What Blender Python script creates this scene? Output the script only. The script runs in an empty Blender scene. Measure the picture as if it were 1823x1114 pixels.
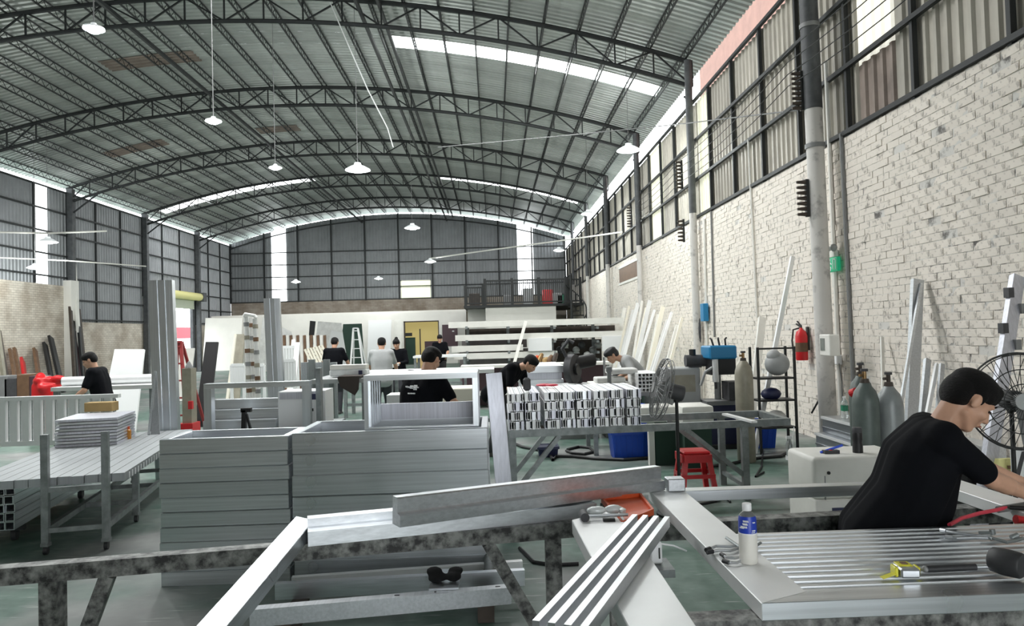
import bpy, bmesh, math, random
from mathutils import Vector, Matrix, Quaternion
random.seed(7)
V = Vector
S = bpy.context.scene
COL = S.collection
PI = math.pi

# ------------------------------------------------------------------ camera
FPX, CX, CY = 1300.0, 911.5, 557.0
VPX, VPY, ROLL = 878.0, 592.0, 0.028
EYE = V((0, 0, 1.75))
_dY = V(((VPX - CX) / FPX, -(VPY - CY) / FPX, -1)).normalized()
_Z = V((1, ROLL, 0)).cross(_dY).normalized()
_X = _dY.cross(_Z).normalized()
W2C = Matrix((( _X.x, _dY.x, _Z.x), (_X.y, _dY.y, _Z.y), (_X.z, _dY.z, _Z.z)))
C2W = W2C.transposed()
cam_d = bpy.data.cameras.new('camera'); cam_d.sensor_width = 36; cam_d.lens = FPX / 1823 * 36
cam_d.clip_start = 0.05; cam_d.clip_end = 400
cam = bpy.data.objects.new('camera', cam_d); COL.objects.link(cam)
cam.matrix_world = Matrix.Translation(EYE) @ C2W.to_4x4()
S.camera = cam

# ------------------------------------------------------------------ world, lights, exposure
w = bpy.data.worlds.new('overcast_sky'); S.world = w; w.use_nodes = True
wn = w.node_tree; wn.nodes.clear()
bg = wn.nodes.new('ShaderNodeBackground'); wo = wn.nodes.new('ShaderNodeOutputWorld')
bg.inputs[0].default_value = (0.93, 0.97, 1.0, 1); bg.inputs[1].default_value = 6.0
wn.links.new(bg.outputs[0], wo.inputs[0])

def area(name, loc, rot, sx, sy, power, col=(1, 1, 1)):
    d = bpy.data.lights.new(name, 'AREA'); d.shape = 'RECTANGLE'; d.size = sx; d.size_y = sy
    d.energy = power; d.color = col
    o = bpy.data.objects.new(name, d); COL.objects.link(o); o.location = loc; o.rotation_euler = rot
    return o
# area lamps as daylight: fill added at an unseen gate, then the roof lights
area('front_gate_fill', (2.3, -5.85, 1.7), (math.radians(90), 0, 0), 4.0, 3.2, 110, (.97, .99, 1))
area('roof_daylight_fill', (1.2, 20.0, 9.0), (0, 0, 0), 7.0, .8, 500)
area('roof_daylight_fill', (-13.5, 37.5, 8.9), (0, 0, 0), 7.0, .8, 400)
area('roof_daylight_fill', (1.2, 37.5, 8.9), (0, 0, 0), 7.0, .8, 400)
area('roof_daylight_fill', (-1.0, 12.0, 9.3), (0, 0, 0), 8.4, .8, 700)  # added fill under an invented roof light, brightens upward faces
area('roof_daylight_fill', (-11.0, 12.0, 8.9), (0, 0, 0), 7.5, .8, 700)  # second added fill, out of view over the left slope
S.view_settings.view_transform = 'Standard'; S.view_settings.look = 'None'
S.view_settings.gamma = 1; S.view_settings.use_curve_mapping = False
S.view_settings.exposure = 0.14

# ------------------------------------------------------------------ pixel -> point on a world plane
def ray(px, py):
    return C2W @ V(((px - CX) / FPX, -(py - CY) / FPX, -1))
def AY(px, py, y):
    d = ray(px, py); return EYE + d * ((y - EYE.y) / d.y)
def AZ(px, py, z):
    d = ray(px, py); return EYE + d * ((z - EYE.z) / d.z)
def AX(px, py, x):
    d = ray(px, py); return EYE + d * ((x - EYE.x) / d.x)

# ------------------------------------------------------------------ materials
MATS = {}
def mat(name, col, rough=.5, metal=0.0, var=0.0, scale=8.0, stretch=None, bump=0.0, col2=None, emit=None, estr=0, alpha=1,
        thresh=None, trans=0, coord='Object', objvar=0.0, spec=None):
    m = bpy.data.materials.new(name); m.use_nodes = True
    nt = m.node_tree; N = nt.nodes; L = nt.links
    b = N['Principled BSDF']
    b.inputs['Base Color'].default_value = (*col, 1); b.inputs['Roughness'].default_value = rough
    b.inputs['Metallic'].default_value = metal
    if spec is not None: b.inputs['Specular IOR Level'].default_value = spec
    if trans: b.inputs['Transmission Weight'].default_value = trans
    if emit: b.inputs['Emission Color'].default_value = (*emit, 1); b.inputs['Emission Strength'].default_value = estr
    src = None
    if var or col2 or bump:
        tc = N.new('ShaderNodeTexCoord'); mp = N.new('ShaderNodeMapping'); no = N.new('ShaderNodeTexNoise')
        no.inputs['Scale'].default_value = scale; no.inputs['Detail'].default_value = 6; no.inputs['Roughness'].default_value = .6
        if stretch: mp.inputs['Scale'].default_value = stretch
        L.new(tc.outputs[coord], mp.inputs[0]); L.new(mp.outputs[0], no.inputs[0])
        cr = N.new('ShaderNodeValToRGB')
        c2 = col2 if col2 else tuple(max(0, c * (1 - var)) for c in col)
        c1 = col if col2 else tuple(min(1, c * (1 + var)) for c in col)
        lo, hi = thresh if thresh else (.32, .68)
        cr.color_ramp.elements[0].position = lo; cr.color_ramp.elements[1].position = hi
        cr.color_ramp.elements[0].color = (*c2, 1); cr.color_ramp.elements[1].color = (*c1, 1)
        L.new(no.outputs[0], cr.inputs[0]); src = cr.outputs[0]
        if bump:
            bp = N.new('ShaderNodeBump'); bp.inputs['Strength'].default_value = bump; bp.inputs['Distance'].default_value = .02
            L.new(no.outputs[0], bp.inputs['Height']); L.new(bp.outputs[0], b.inputs['Normal'])
    if objvar:
        oi = N.new('ShaderNodeObjectInfo'); mr = N.new('ShaderNodeMapRange')
        mr.inputs[3].default_value = 1 - objvar; mr.inputs[4].default_value = 1 + objvar
        L.new(oi.outputs['Random'], mr.inputs[0])
        mx = N.new('ShaderNodeMix'); mx.data_type = 'RGBA'; mx.blend_type = 'MULTIPLY'; mx.inputs[0].default_value = 1
        if src: L.new(src, mx.inputs[6])
        else: mx.inputs[6].default_value = (*col, 1)
        cc = N.new('ShaderNodeCombineColor'); 
        for i in range(3): L.new(mr.outputs[0], cc.inputs[i])
        L.new(cc.outputs[0], mx.inputs[7]); src = mx.outputs[2]
    if src: L.new(src, b.inputs['Base Color'])
    MATS[name] = m
    return m

def alu(name, col=(.67, .7, .73), rough=.3, axis=0, metal=.94, var=.12):
    """mill-finish aluminium with drawing lines along one local axis"""
    st = [60, 60, 60]; st[axis] = 1.2
    m = mat(name, col, rough, metal, var=var, scale=1.0, stretch=tuple(st), objvar=.07)
    nt = m.node_tree; N = nt.nodes; L = nt.links; b = N['Principled BSDF']
    tc = N.new('ShaderNodeTexCoord'); mp = N.new('ShaderNodeMapping'); no = N.new('ShaderNodeTexNoise')
    mp.inputs['Scale'].default_value = (3, 3, 3); no.inputs['Scale'].default_value = .8; no.inputs['Detail'].default_value = 2
    L.new(tc.outputs['Object'], mp.inputs[0]); L.new(mp.outputs[0], no.inputs[0])
    mr = N.new('ShaderNodeMapRange'); mr.inputs[1].default_value = .3; mr.inputs[2].default_value = .7
    mr.inputs[3].default_value = rough * .9; mr.inputs[4].default_value = rough * 1.15
    L.new(no.outputs[0], mr.inputs[0]); L.new(mr.outputs[0], b.inputs['Roughness'])
    return m
alu('alu_x', axis=0); alu('alu_y', axis=1); alu('alu_z', axis=2)
alu('alu_bright', (.66, .685, .71), .34, 0, .88); alu('alu_dull', (.5, .52, .54), .42, 1, .88)
alu('alu_film', (.6, .61, .67), .42, 2, .6); alu('alu_plain', (.6, .62, .64), .36, 0, .92, .05)
mat('board_grey', (.36, .38, .39), .55, .4, var=.08, scale=1, stretch=(40, 1, 1)); mat('alu_white', (.82, .83, .83), .42, .3, var=.04, scale=3)
mat('dark_steel', (.26, .265, .25), .5, .35, col2=(.03, .03, .03), scale=18, thresh=(.38, .62), bump=.15)
mat('grey_steel', (.23, .25, .25), .45, .5, var=.25, scale=12)
mat('black_iron', (.018, .02, .02), .5, .2)
mat('truss_paint', (.022, .025, .026), .6, .1, var=.3, scale=3)
mat('column_grey', (.62, .6, .57), .65, 0, col2=(.3, .29, .28), scale=6, thresh=(.28, .45))
mat('column_dark', (.08, .085, .09), .6, 0, var=.3, scale=5)
mat('roof_steel', (.46, .48, .46), .45, .45, var=.14, scale=1.2, stretch=(1, .3, 1), objvar=.16)
mat('roof_rust', (.26, .21, .18), .6, .2, var=.25, scale=2)
mat('roof_light_panel', (.95, .97, 1), .5, emit=(.97, 1, .99), estr=4)
mat('clad_grey', (.33, .345, .36), .5, .3, var=.1, scale=1.5, objvar=.12)
mat('clad_back', (.28, .295, .305), .5, .3, var=.1, scale=1.5, objvar=.1)
mat('clad_beige', (.52, .49, .42), .5, .15, col2=(.3, .28, .24), scale=1.6, stretch=(1, 3, .5), objvar=.18)
mat('clad_lightstrip', (.9, .95, 1), .5, emit=(.96, .99, 1), estr=3.2)
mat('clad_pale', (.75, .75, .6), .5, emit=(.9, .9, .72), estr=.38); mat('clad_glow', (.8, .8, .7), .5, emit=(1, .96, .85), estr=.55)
mat('white_wall', (.84, .82, .77), .7, 0, var=.04, scale=1)
mat('plaster_stain', (.5, .46, .4), .85, 0, col2=(.25, .22, .19), scale=1.6, thresh=(.3, .7), bump=.3)
mat('mortar', (.42, .4, .37), .9, 0, var=.3, scale=14)
mat('white', (.85, .86, .86), .4); mat('off_white', (.78, .77, .72), .5, var=.06, scale=3)
mat('cream', (.82, .78, .66), .55)
mat('black', (.012, .012, .013), .5); mat('rubber', (.025, .026, .028), .55, var=.3, scale=20)
mat('charcoal', (.06, .06, .065), .6, var=.2, scale=10)
mat('red', (.62, .015, .02), .35); mat('orange', (.65, .09, .015), .45, var=.1, scale=4)
mat('blue', (.004, .07, .5), .4); mat('cyan_blue', (.01, .2, .42), .4); mat('bright_blue', (.01, .08, .75), .35)
mat('navy', (.015, .02, .07), .5); mat('green', (.02, .2, .11), .5); mat('yellow', (.72, .68, .05), .4)
mat('pale_yellow', (.78, .74, .32), .5); mat('brown', (.16, .09, .05), .6, var=.2, scale=6)
mat('wood', (.45, .3, .13), .6, var=.2, scale=4, stretch=(1, 8, 8)); mat('dark_wood', (.06, .045, .035), .6, var=.3, scale=5)
mat('amber', (.55, .22, .02), .2); mat('pink_red', (.75, .06, .1), .4); mat('maroon', (.07, .035, .045), .5)
mat('grey', (.4, .41, .41), .5, var=.08, scale=4); mat('mid_grey', (.22, .225, .225), .5, var=.1, scale=4)
mat('cylinder_green', (.1, .125, .115), .45, .1, var=.18, scale=6); mat('cylinder_grey', (.26, .28, .28), .4, .15, var=.14, scale=6)
mat('cylinder_olive', (.3, .28, .22), .45, .1, var=.14, scale=6); mat('brass', (.3, .19, .09), .4, .8, var=.3, scale=20)
mat('cardboard', (.42, .29, .12), .8, var=.1, scale=4); mat('sack_white', (.7, .7, .68), .6, var=.12, scale=5, bump=.3)
mat('skin', (.58, .33, .22), .5, var=.07, scale=12); mat('hair', (.006, .0055, .0055), .6, spec=.2, bump=.6, scale=60, stretch=(1, 1, 4))
mat('lip', (.4, .17, .13), .5)
mat('shirt_black', (.0045, .005, .007), .9, var=.2, scale=3, bump=.25, spec=.12); mat('shirt_grey', (.4, .41, .41), .85, var=.06, scale=5, bump=.2)
mat('trouser_grey', (.13, .14, .15), .85, col2=(.06, .06, .065), scale=30); mat('trouser_dark', (.03, .032, .038), .85, var=.2, scale=10)
mat('shoe', (.04, .04, .04), .6); mat('maroon_grey', (.33, .29, .29), .6, var=.15, scale=3); mat('pant_green', (.02, .05, .035), .8)
mat('clear', (.9, .95, .95), .08, trans=.85, alpha=1); mat('bottle_white', (.78, .76, .7), .3)
mat('label_blue', (.01, .045, .42), .35); mat('exit_green', (.0, .3, .13), .4, emit=(.02, .5, .25), estr=.3)
mat('screen', (.2, .22, .2), .2); mat('lamp_white', (.85, .88, .88), .4, emit=(.9, .97, 1), estr=.35)
mat('lamp_glow', (1, 1, 1), .4, emit=(.93, 1, 1), estr=6)
mat('cloth_black', (.006, .006, .007), .95, bump=.4, scale=20); mat('cloth_brown', (.05, .04, .035), .95)
mat('poster_brick_red', (.15, .075, .055), .8, var=.15, scale=2)
mat('yellow_office', (.75, .62, .25), .6, emit=(.9, .74, .3), estr=.35)
mat('outdoor_white', (.9, .9, .9), .8); mat('banner_red', (.65, .02, .04), .6)
mat('tree_green', (.12, .2, .06), .8, var=.4, scale=3)
mat('plastic_wrap', (.72, .75, .75), .25, .1, var=.1, scale=6, bump=.5)

# ------------------------------------------------------------------ mesh helpers
class MB:
    def __init__(s): s.bm = bmesh.new()
    def _m(s, vs, M):
        for v in vs: v.co = M @ v.co
    def box(s, c, size, rot=None):
        c = V(c); vs = []
        for k in range(8):
            p = V((size[0] * ((k & 1) - .5), size[1] * ((k >> 1 & 1) - .5), size[2] * ((k >> 2) - .5)))
            vs.append(s.bm.verts.new(c + (rot @ p if rot is not None else p)))
        for f in ((0, 2, 3, 1), (4, 5, 7, 6), (0, 1, 5, 4), (2, 6, 7, 3), (0, 4, 6, 2), (1, 3, 7, 5)): s.bm.faces.new([vs[i] for i in f])
        return s
    def b2(s, a, b):          # box from two corners
        a, b = V(a), V(b); return s.box((a + b) / 2, [abs(b[i] - a[i]) for i in range(3)])
    def hexa(s, bot, top):    # general 8-corner solid
        vs = [s.bm.verts.new(V(p)) for p in list(bot) + list(top)]
        n = len(bot); f = s.bm.faces.new
        f(vs[:n][::-1]); f(vs[n:])
        for i in range(n): f((vs[i], vs[(i + 1) % n], vs[n + (i + 1) % n], vs[n + i]))
        return s
    def bar(s, p0, p1, w, h, up=(0, 0, 1)):   # box bar, w sideways, h along up
        p0, p1 = V(p0), V(p1); d = (p1 - p0); L = d.length
        if L < 1e-6: return s
        d.normalize(); up = V(up)
        if abs(d.dot(up)) > .98: up = V((0, 1, 0))
        sd = d.cross(up).normalized(); u = sd.cross(d).normalized()
        R = Matrix((( d.x, sd.x, u.x), (d.y, sd.y, u.y), (d.z, sd.z, u.z)))
        return s.box((p0 + p1) / 2, (L, w, h), R)
    def tube(s, p0, p1, r, r2=None, n=12):
        p0, p1 = V(p0), V(p1); d = p1 - p0; L = d.length
        if L < 1e-6: return s
        q = V((0, 0, 1)).rotation_difference(d.normalized())
        rr = bmesh.ops.create_cone(s.bm, cap_ends=True, segments=n, radius1=r, radius2=r if r2 is None else r2, depth=L)
        s._m(rr['verts'], Matrix.Translation((p0 + p1) / 2) @ q.to_matrix().to_4x4()); return s
    def path(s, pts, r, n=8, closed=False):
        pts = [V(p) for p in pts]; rings = []; N = len(pts)
        prev = None
        for i, p in enumerate(pts):
            a = pts[i - 1] if (i > 0 or closed) else p; b = pts[(i + 1) % N] if (i < N - 1 or closed) else p
            d = (b - a).normalized()
            if prev is None:
                prev = d.orthogonal().normalized()
            prev = (prev - d * prev.dot(d)).normalized(); o = d.cross(prev)
            rings.append([s.bm.verts.new(p + (prev * math.cos(2 * PI * k / n) + o * math.sin(2 * PI * k / n)) * r) for k in range(n)])
        rng = range(N if closed else N - 1)
        for i in rng:
            A, B = rings[i], rings[(i + 1) % N]
            for k in range(n): s.bm.faces.new((A[k], A[(k + 1) % n], B[(k + 1) % n], B[k]))
        if not closed:
            s.bm.faces.new(rings[0][::-1]); s.bm.faces.new(rings[-1])
        return s
    def sph(s, c, r, sub=2, rot=None):
        if not hasattr(r, '__len__'): r = (r, r, r)
        rr = bmesh.ops.create_icosphere(s.bm, subdivisions=sub, radius=1)
        s._m(rr['verts'], Matrix.Translation(V(c)) @ (rot.to_4x4() if rot is not None else Matrix.Identity(4)) @ Matrix.Diagonal((*r, 1))); return s
    def lathe(s, prof, c=(0, 0, 0), n=20, M=None):
        c = V(c); rings = []
        for (r, z) in prof:
            rings.append([s.bm.verts.new((M @ V((r * math.cos(2 * PI * k / n), r * math.sin(2 * PI * k / n), z)) if M else
                                          V((r * math.cos(2 * PI * k / n), r * math.sin(2 * PI * k / n), z))) + c) for k in range(n)])
        for A, B in zip(rings, rings[1:]):
            for k in range(n): s.bm.faces.new((A[k], A[(k + 1) % n], B[(k + 1) % n], B[k]))
        if prof[0][0] > 1e-4: s.bm.faces.new(rings[0][::-1])
        if prof[-1][0] > 1e-4: s.bm.faces.new(rings[-1])
        return s
    def prism(s, prof, p0, p1, up=(0, 0, 1)):   # closed 2D profile (side, up) extruded p0 -> p1
        p0, p1 = V(p0), V(p1); d = (p1 - p0).normalized(); sd = d.cross(V(up)).normalized(); u = sd.cross(d)
        A = [s.bm.verts.new(p0 + sd * a + u * b) for a, b in prof]; B = [s.bm.verts.new(p1 + sd * a + u * b) for a, b in prof]
        n = len(prof)
        for i in range(n): s.bm.faces.new((A[i], A[(i + 1) % n], B[(i + 1) % n], B[i]))
        s.bm.faces.new(A[::-1]); s.bm.faces.new(B); return s
    def poly(s, pts, t, nrm=None):              # flat outline given thickness t along its normal
        pts = [V(p) for p in pts]; n = len(pts)
        nn = V(nrm) if nrm is not None else (pts[1] - pts[0]).cross(pts[2] - pts[0]).normalized()
        return s.hexa([p - nn * t / 2 for p in pts], [p + nn * t / 2 for p in pts])
    def hull2(s, p0, r0, p1, r1, sub=2):
        b2 = bmesh.new()
        for p, r in ((p0, r0), (p1, r1)):
            x = bmesh.ops.create_icosphere(b2, subdivisions=sub, radius=r)
            for v in x['verts']: v.co += V(p)
        bmesh.ops.convex_hull(b2, input=b2.verts)
        me = bpy.data.meshes.new('t'); bmesh.ops.delete(b2, geom=[v for v in b2.verts if not v.link_faces], context='VERTS'); b2.to_mesh(me); b2.free()
        s.bm.from_mesh(me); bpy.data.meshes.remove(me); return s
    def bevel(s, w=.004, seg=1):
        bmesh.ops.bevel(s.bm, geom=list(s.bm.edges), offset=w, segments=seg, affect='EDGES', profile=.5); return s
    def mesh(s, name, m, off=None, smooth=False):
        bm = s.bm
        bmesh.ops.recalc_face_normals(bm, faces=bm.faces)
        if off is not None:
            for v in bm.verts: v.co -= off
        me = bpy.data.meshes.new(name); bm.to_mesh(me); bm.free()
        if isinstance(m, str): m = MATS[m]
        me.materials.append(m)
        if smooth:
            for p in me.polygons: p.use_smooth = True
            try: me.set_sharp_from_angle(angle=math.radians(40))
            except Exception: pass
        return me
    def build(s, name, m, parent=None, smooth=False, label=None):
        off = ORG.get(parent.name) if parent is not None else None
        me = s.mesh(name, m, off, smooth)
        o = bpy.data.objects.new(name, me); COL.objects.link(o)
        if parent is not None: o.parent = parent; ORG[o.name] = off
        if label: o['label'] = label
        return o
    def solo(s, name, m, label, cat, group=None, smooth=False, org=None):   # a thing that is one mesh
        lo = V((min(v.co.x for v in s.bm.verts), min(v.co.y for v in s.bm.verts), min(v.co.z for v in s.bm.verts)))
        hi = V((max(v.co.x for v in s.bm.verts), max(v.co.y for v in s.bm.verts), max(v.co.z for v in s.bm.verts)))
        c = V(((lo.x + hi.x) / 2, (lo.y + hi.y) / 2, lo.z)) if org is None else V(org)
        me = s.mesh(name, m, c, smooth); o = bpy.data.objects.new(name, me); COL.objects.link(o); o.location = c
        ORG[o.name] = c; tag(o, label, cat, group); return o
ORG = {}
def tag(o, label, cat, group=None):
    o['label'] = label; o['category'] = cat
    if group: o['group'] = group
def thing(name, label, cat, loc, group=None):
    o = bpy.data.objects.new(name, None); COL.objects.link(o); o.empty_display_size = .1
    o.location = loc; ORG[o.name] = V(loc); tag(o, label, cat, group); return o
def struct(name, loc=(0, 0, 0)):
    o = bpy.data.objects.new(name, None); COL.objects.link(o); o.location = loc; ORG[o.name] = V(loc); o['kind'] = 'structure'; return o
def sub(name, parent):        # an empty part (groups sub-parts)
    o = bpy.data.objects.new(name, None); COL.objects.link(o); o.parent = parent; ORG[o.name] = ORG[parent.name]; return o
def inst(me, name, parent, loc, rot=None, scale=None):   # a piece sharing mesh data, world location
    o = bpy.data.objects.new(name, me); COL.objects.link(o); o.parent = parent
    o.location = V(loc) - ORG[parent.name]
    if rot is not None: o.rotation_euler = rot
    if scale is not None: o.scale = scale
    return o
def copy_tree(o, parent=None):
    c = o.copy(); COL.objects.link(c)
    if parent is not None: c.parent = parent
    for ch in list(o.children): copy_tree(ch, c)
    return c
UNIT = {}
def unit_box(matname):        # shared unit cube (12 triangles)
    if matname not in UNIT:
        UNIT[matname] = MB().box((0, 0, 0), (1, 1, 1)).mesh('piece', matname)
    return UNIT[matname]
def barobj(name, parent, p0, p1, w, h, m):   # box bar as its own object on shared mesh data
    p0, p1 = V(p0), V(p1); d = p1 - p0; L = d.length; d.normalize(); up = V((0, 0, 1))
    if abs(d.dot(up)) > .98: up = V((0, 1, 0))
    sd = d.cross(up).normalized(); u = sd.cross(d).normalized()
    R = Matrix((( d.x, sd.x, u.x), (d.y, sd.y, u.y), (d.z, sd.z, u.z)))
    o = bpy.data.objects.new(name, unit_box(m)); COL.objects.link(o); o.parent = parent
    o.location = (p0 + p1) / 2 - ORG[parent.name]; o.rotation_euler = R.to_euler(); o.scale = (L, w, h)
    return o
ORD = ['first', 'second', 'third', 'fourth', 'fifth', 'sixth', 'seventh', 'eighth', 'ninth', 'tenth', 'eleventh', 'twelfth']
# ================================================================== the hall
XL, XR, YB, YF = -17.0, 4.87, 48.0, -6.0
XC, HS, RISE, ZE = (XL + XR) / 2, (XR - XL) / 2, 1.75, 8.0
RAD = (HS * HS + RISE * RISE) / (2 * RISE)
def arch(x): return ZE + math.sqrt(RAD * RAD - (x - XC) ** 2) - (RAD - RISE)
DECK = .27
TY = [4.7, 10.9, 17.0, 23.3, 29.7, 36.0, 42.3]

# ---- floor: worn green-painted concrete
fl = MB().b2((-40, -30, -.3), (40, 80, 0)).build('floor', mat('floor_paint', (.21, .235, .22), .5), None); fl['kind'] = 'structure'
m = MATS['floor_paint']; nt = m.node_tree; N = nt.nodes; L = nt.links; b = N['Principled BSDF']
tc = N.new('ShaderNodeTexCoord')
def noise(scale, st, det=6):
    mp = N.new('ShaderNodeMapping'); mp.inputs['Scale'].default_value = st
    no = N.new('ShaderNodeTexNoise'); no.inputs['Scale'].default_value = scale; no.inputs['Detail'].default_value = det
    L.new(tc.outputs['Object'], mp.inputs[0]); L.new(mp.outputs[0], no.inputs[0]); return no.outputs[0]
def ramp(src, a, b_, ca, cb):
    cr = N.new('ShaderNodeValToRGB'); cr.color_ramp.elements[0].position = a; cr.color_ramp.elements[1].position = b_
    cr.color_ramp.elements[0].color = ca; cr.color_ramp.elements[1].color = cb; L.new(src, cr.inputs[0]); return cr.outputs[0]
def mixc(fac, a, b_):
    mx = N.new('ShaderNodeMix'); mx.data_type = 'RGBA'
    L.new(fac, mx.inputs[0]); L.new(a, mx.inputs[6]); L.new(b_, mx.inputs[7]); return mx.outputs[2]
grey = ramp(noise(2.5, (1, 1, 1)), .3, .7, (.16, .17, .165, 1), (.3, .31, .3, 1))
green = ramp(noise(6, (1, 1, 1)), .3, .7, (.05, .11, .085, 1), (.13, .21, .17, 1))
worn = ramp(noise(.55, (1, 1, 1), 4), .47, .62, (0, 0, 0, 1), (1, 1, 1, 1))
base = mixc(worn, green, grey)
scr = ramp(noise(5, (.6, 5, 1), 8), .62, .72, (0, 0, 0, 1), (.55, .55, .55, 1))
pale = N.new('ShaderNodeRGB'); pale.outputs[0].default_value = (.5, .52, .5, 1)
L.new(mixc(scr, base, pale.outputs[0]), b.inputs['Base Color'])

# ---- ceiling: corrugated sheets on lattice purlins on seven arched trusses
ceiling = struct('ceiling')
def sheet_mesh(name, x0, x1, wy, matname, nseg, dz=0.0):
    bm = bmesh.new(); rows = []
    prof = []
    nr = 4; p = wy / nr
    for k in range(nr):
        prof += [(k * p, 0), (k * p + p * .45, 0), (k * p + p * .58, .04), (k * p + p * .87, .04)]
    prof.append((wy, 0))
    for i in range(nseg + 1):
        x = x0 + (x1 - x0) * i / nseg
        z = arch(max(XL, min(XR, x))) + DECK + dz
        if x < XL: z -= (XL - x) * .32
        if x > XR: z -= (x - XR) * .32
        rows.append([bm.verts.new((x, y, z + h)) for y, h in prof])
    for A, B in zip(rows, rows[1:]):
        for k in range(len(prof) - 1): bm.faces.new((A[k], A[k + 1], B[k + 1], B[k]))
    me = bpy.data.meshes.new(name); bm.to_mesh(me); bm.free(); me.materials.append(MATS[matname]); return me
SW = .8
full = sheet_mesh('roof_sheet', XL - .45, XR + .45, SW, 'roof_steel', 44)
LITY = {11.6: [(-14.8, -7.2), (-5.3, 3.3)], 19.6: [(-2.6, XR - .1)], 37.2: [(XL + .3, -9.0), (-2.6, XR - .3)]}  # nearest row is invented, out of view, to light the foreground
y = -6.0
spl = {}
while y < YB + .6:
    lit = None
    for ly in LITY:
        if abs(y - ly) < .41: lit = LITY[ly]
    if lit is None:
        inst(full, 'roof_sheet', ceiling, (0, y, 0))
    else:
        edges = [XL - .45]
        for a, b_ in lit: edges += [a, b_]
        edges.append(XR + .45)
        for i in range(len(edges) - 1):
            a, b_ = edges[i], edges[i + 1]
            if b_ - a < .3: 
                continue
            on = i % 2 == 1
            me = sheet_mesh('roof_piece', a, b_, SW, 'roof_light_panel' if on else 'roof_steel', max(3, int((b_ - a) * 2)))
            inst(me, 'skylight_or_fill_panel' if on else 'roof_sheet', ceiling, (0, y, 0))  # glowing panels include the row added only for its light
    y += SW
# rusty repair sheets seen on the slope to the left
for (x0, x1, yy) in ((-10.9, -8.3, 20.6), (-14.6, -12.4, 27.8), (-9.0, -7.4, 28.2)):
    inst(sheet_mesh('repair_sheet', x0, x1, SW, 'roof_rust', 6, -.02), 'repair_sheet', ceiling, (0, yy, 0))
# purlins: two chords and a zigzag lacing, 27 of them running the length of the hall
def purlin_mesh():
    q = MB(); q.box((0, 21, 0), (.035, 55, .035)); q.box((0, 21, .2), (.03, 55, .03))
    yy = -6.0; k = 0
    while yy < 48.4:
        q.bar((0, yy, .0), (0, yy + .2, .2), .012, .012); q.bar((0, yy + .2, .2), (0, yy + .4, 0), .012, .012); yy += .4
    return q.mesh('purlin', 'truss_paint')
pm = purlin_mesh(); NP = 27
for i in range(NP):
    x = XL + .15 + (XR - XL - .3) * i / (NP - 1)
    inst(pm, 'purlin', ceiling, (x, 0, arch(x) + .05))
TD = .57
def chord(zoff, r):
    q = MB(); pts = []
    for i in range(45):
        x = XL + (XR - XL) * i / 44; pts.append((x, 0, arch(x) + zoff))
    q.path(pts, r, 6); return q.mesh('chord', 'truss_paint')
ct, cb = chord(0, .055), chord(-TD, .05)
NPAN = 24
for ty in TY:
    t = sub('roof_truss', ceiling)
    inst(ct, 'top_chord', t, (0, ty, 0)); inst(cb, 'bottom_chord', t, (0, ty, 0))
    for i in range(NPAN + 1):
        x = XL + (XR - XL) * i / NPAN
        barobj('web_post', t, (x, ty, arch(x)), (x, ty, arch(x) - TD), .035, .035, 'truss_paint')
        if i < NPAN:
            x2 = XL + (XR - XL) * (i + 1) / NPAN
            a, b_ = ((x, 0), (x2, -TD)) if i % 2 else ((x, -TD), (x2, 0))
            barobj('web_diagonal', t, (a[0], ty, arch(a[0]) + a[1]), (b_[0], ty, arch(b_[0]) + b_[1]), .035, .035, 'truss_paint')
# longitudinal tie pipes
for x, z in ((-8.4, arch(-8.4) - .45), (-2.85, arch(-2.85) - .4), (-2.45, arch(-2.45) - .1)):
    MB().bar((x, 0, z), (x, YB, z), .07, .09).build('tie_beam', 'truss_paint', ceiling)

# ---- corrugated wall sheets
def clad_mesh(width, z0, z1, matname, pitch=.2, ztop=None):
    """sheet in the XZ plane, ribs vertical, relief towards -Y"""
    bm = bmesh.new(); n = max(1, round(width / pitch)); p = width / n; prof = []
    for k in range(n): prof += [(k * p, 0), (k * p + p * .5, 0), (k * p + p * .62, -.032), (k * p + p * .88, -.032)]
    prof.append((width, 0))
    lo = [bm.verts.new((a, b_, z0)) for a, b_ in prof]; hi = [bm.verts.new((a, b_, z1 if ztop is None else ztop(a))) for a, b_ in prof]
    for k in range(len(prof) - 1): bm.faces.new((lo[k], lo[k + 1], hi[k + 1], hi[k]))
    me = bpy.data.meshes.new('cladding'); bm.to_mesh(me); bm.free(); me.materials.append(MATS[matname]); return me

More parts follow.
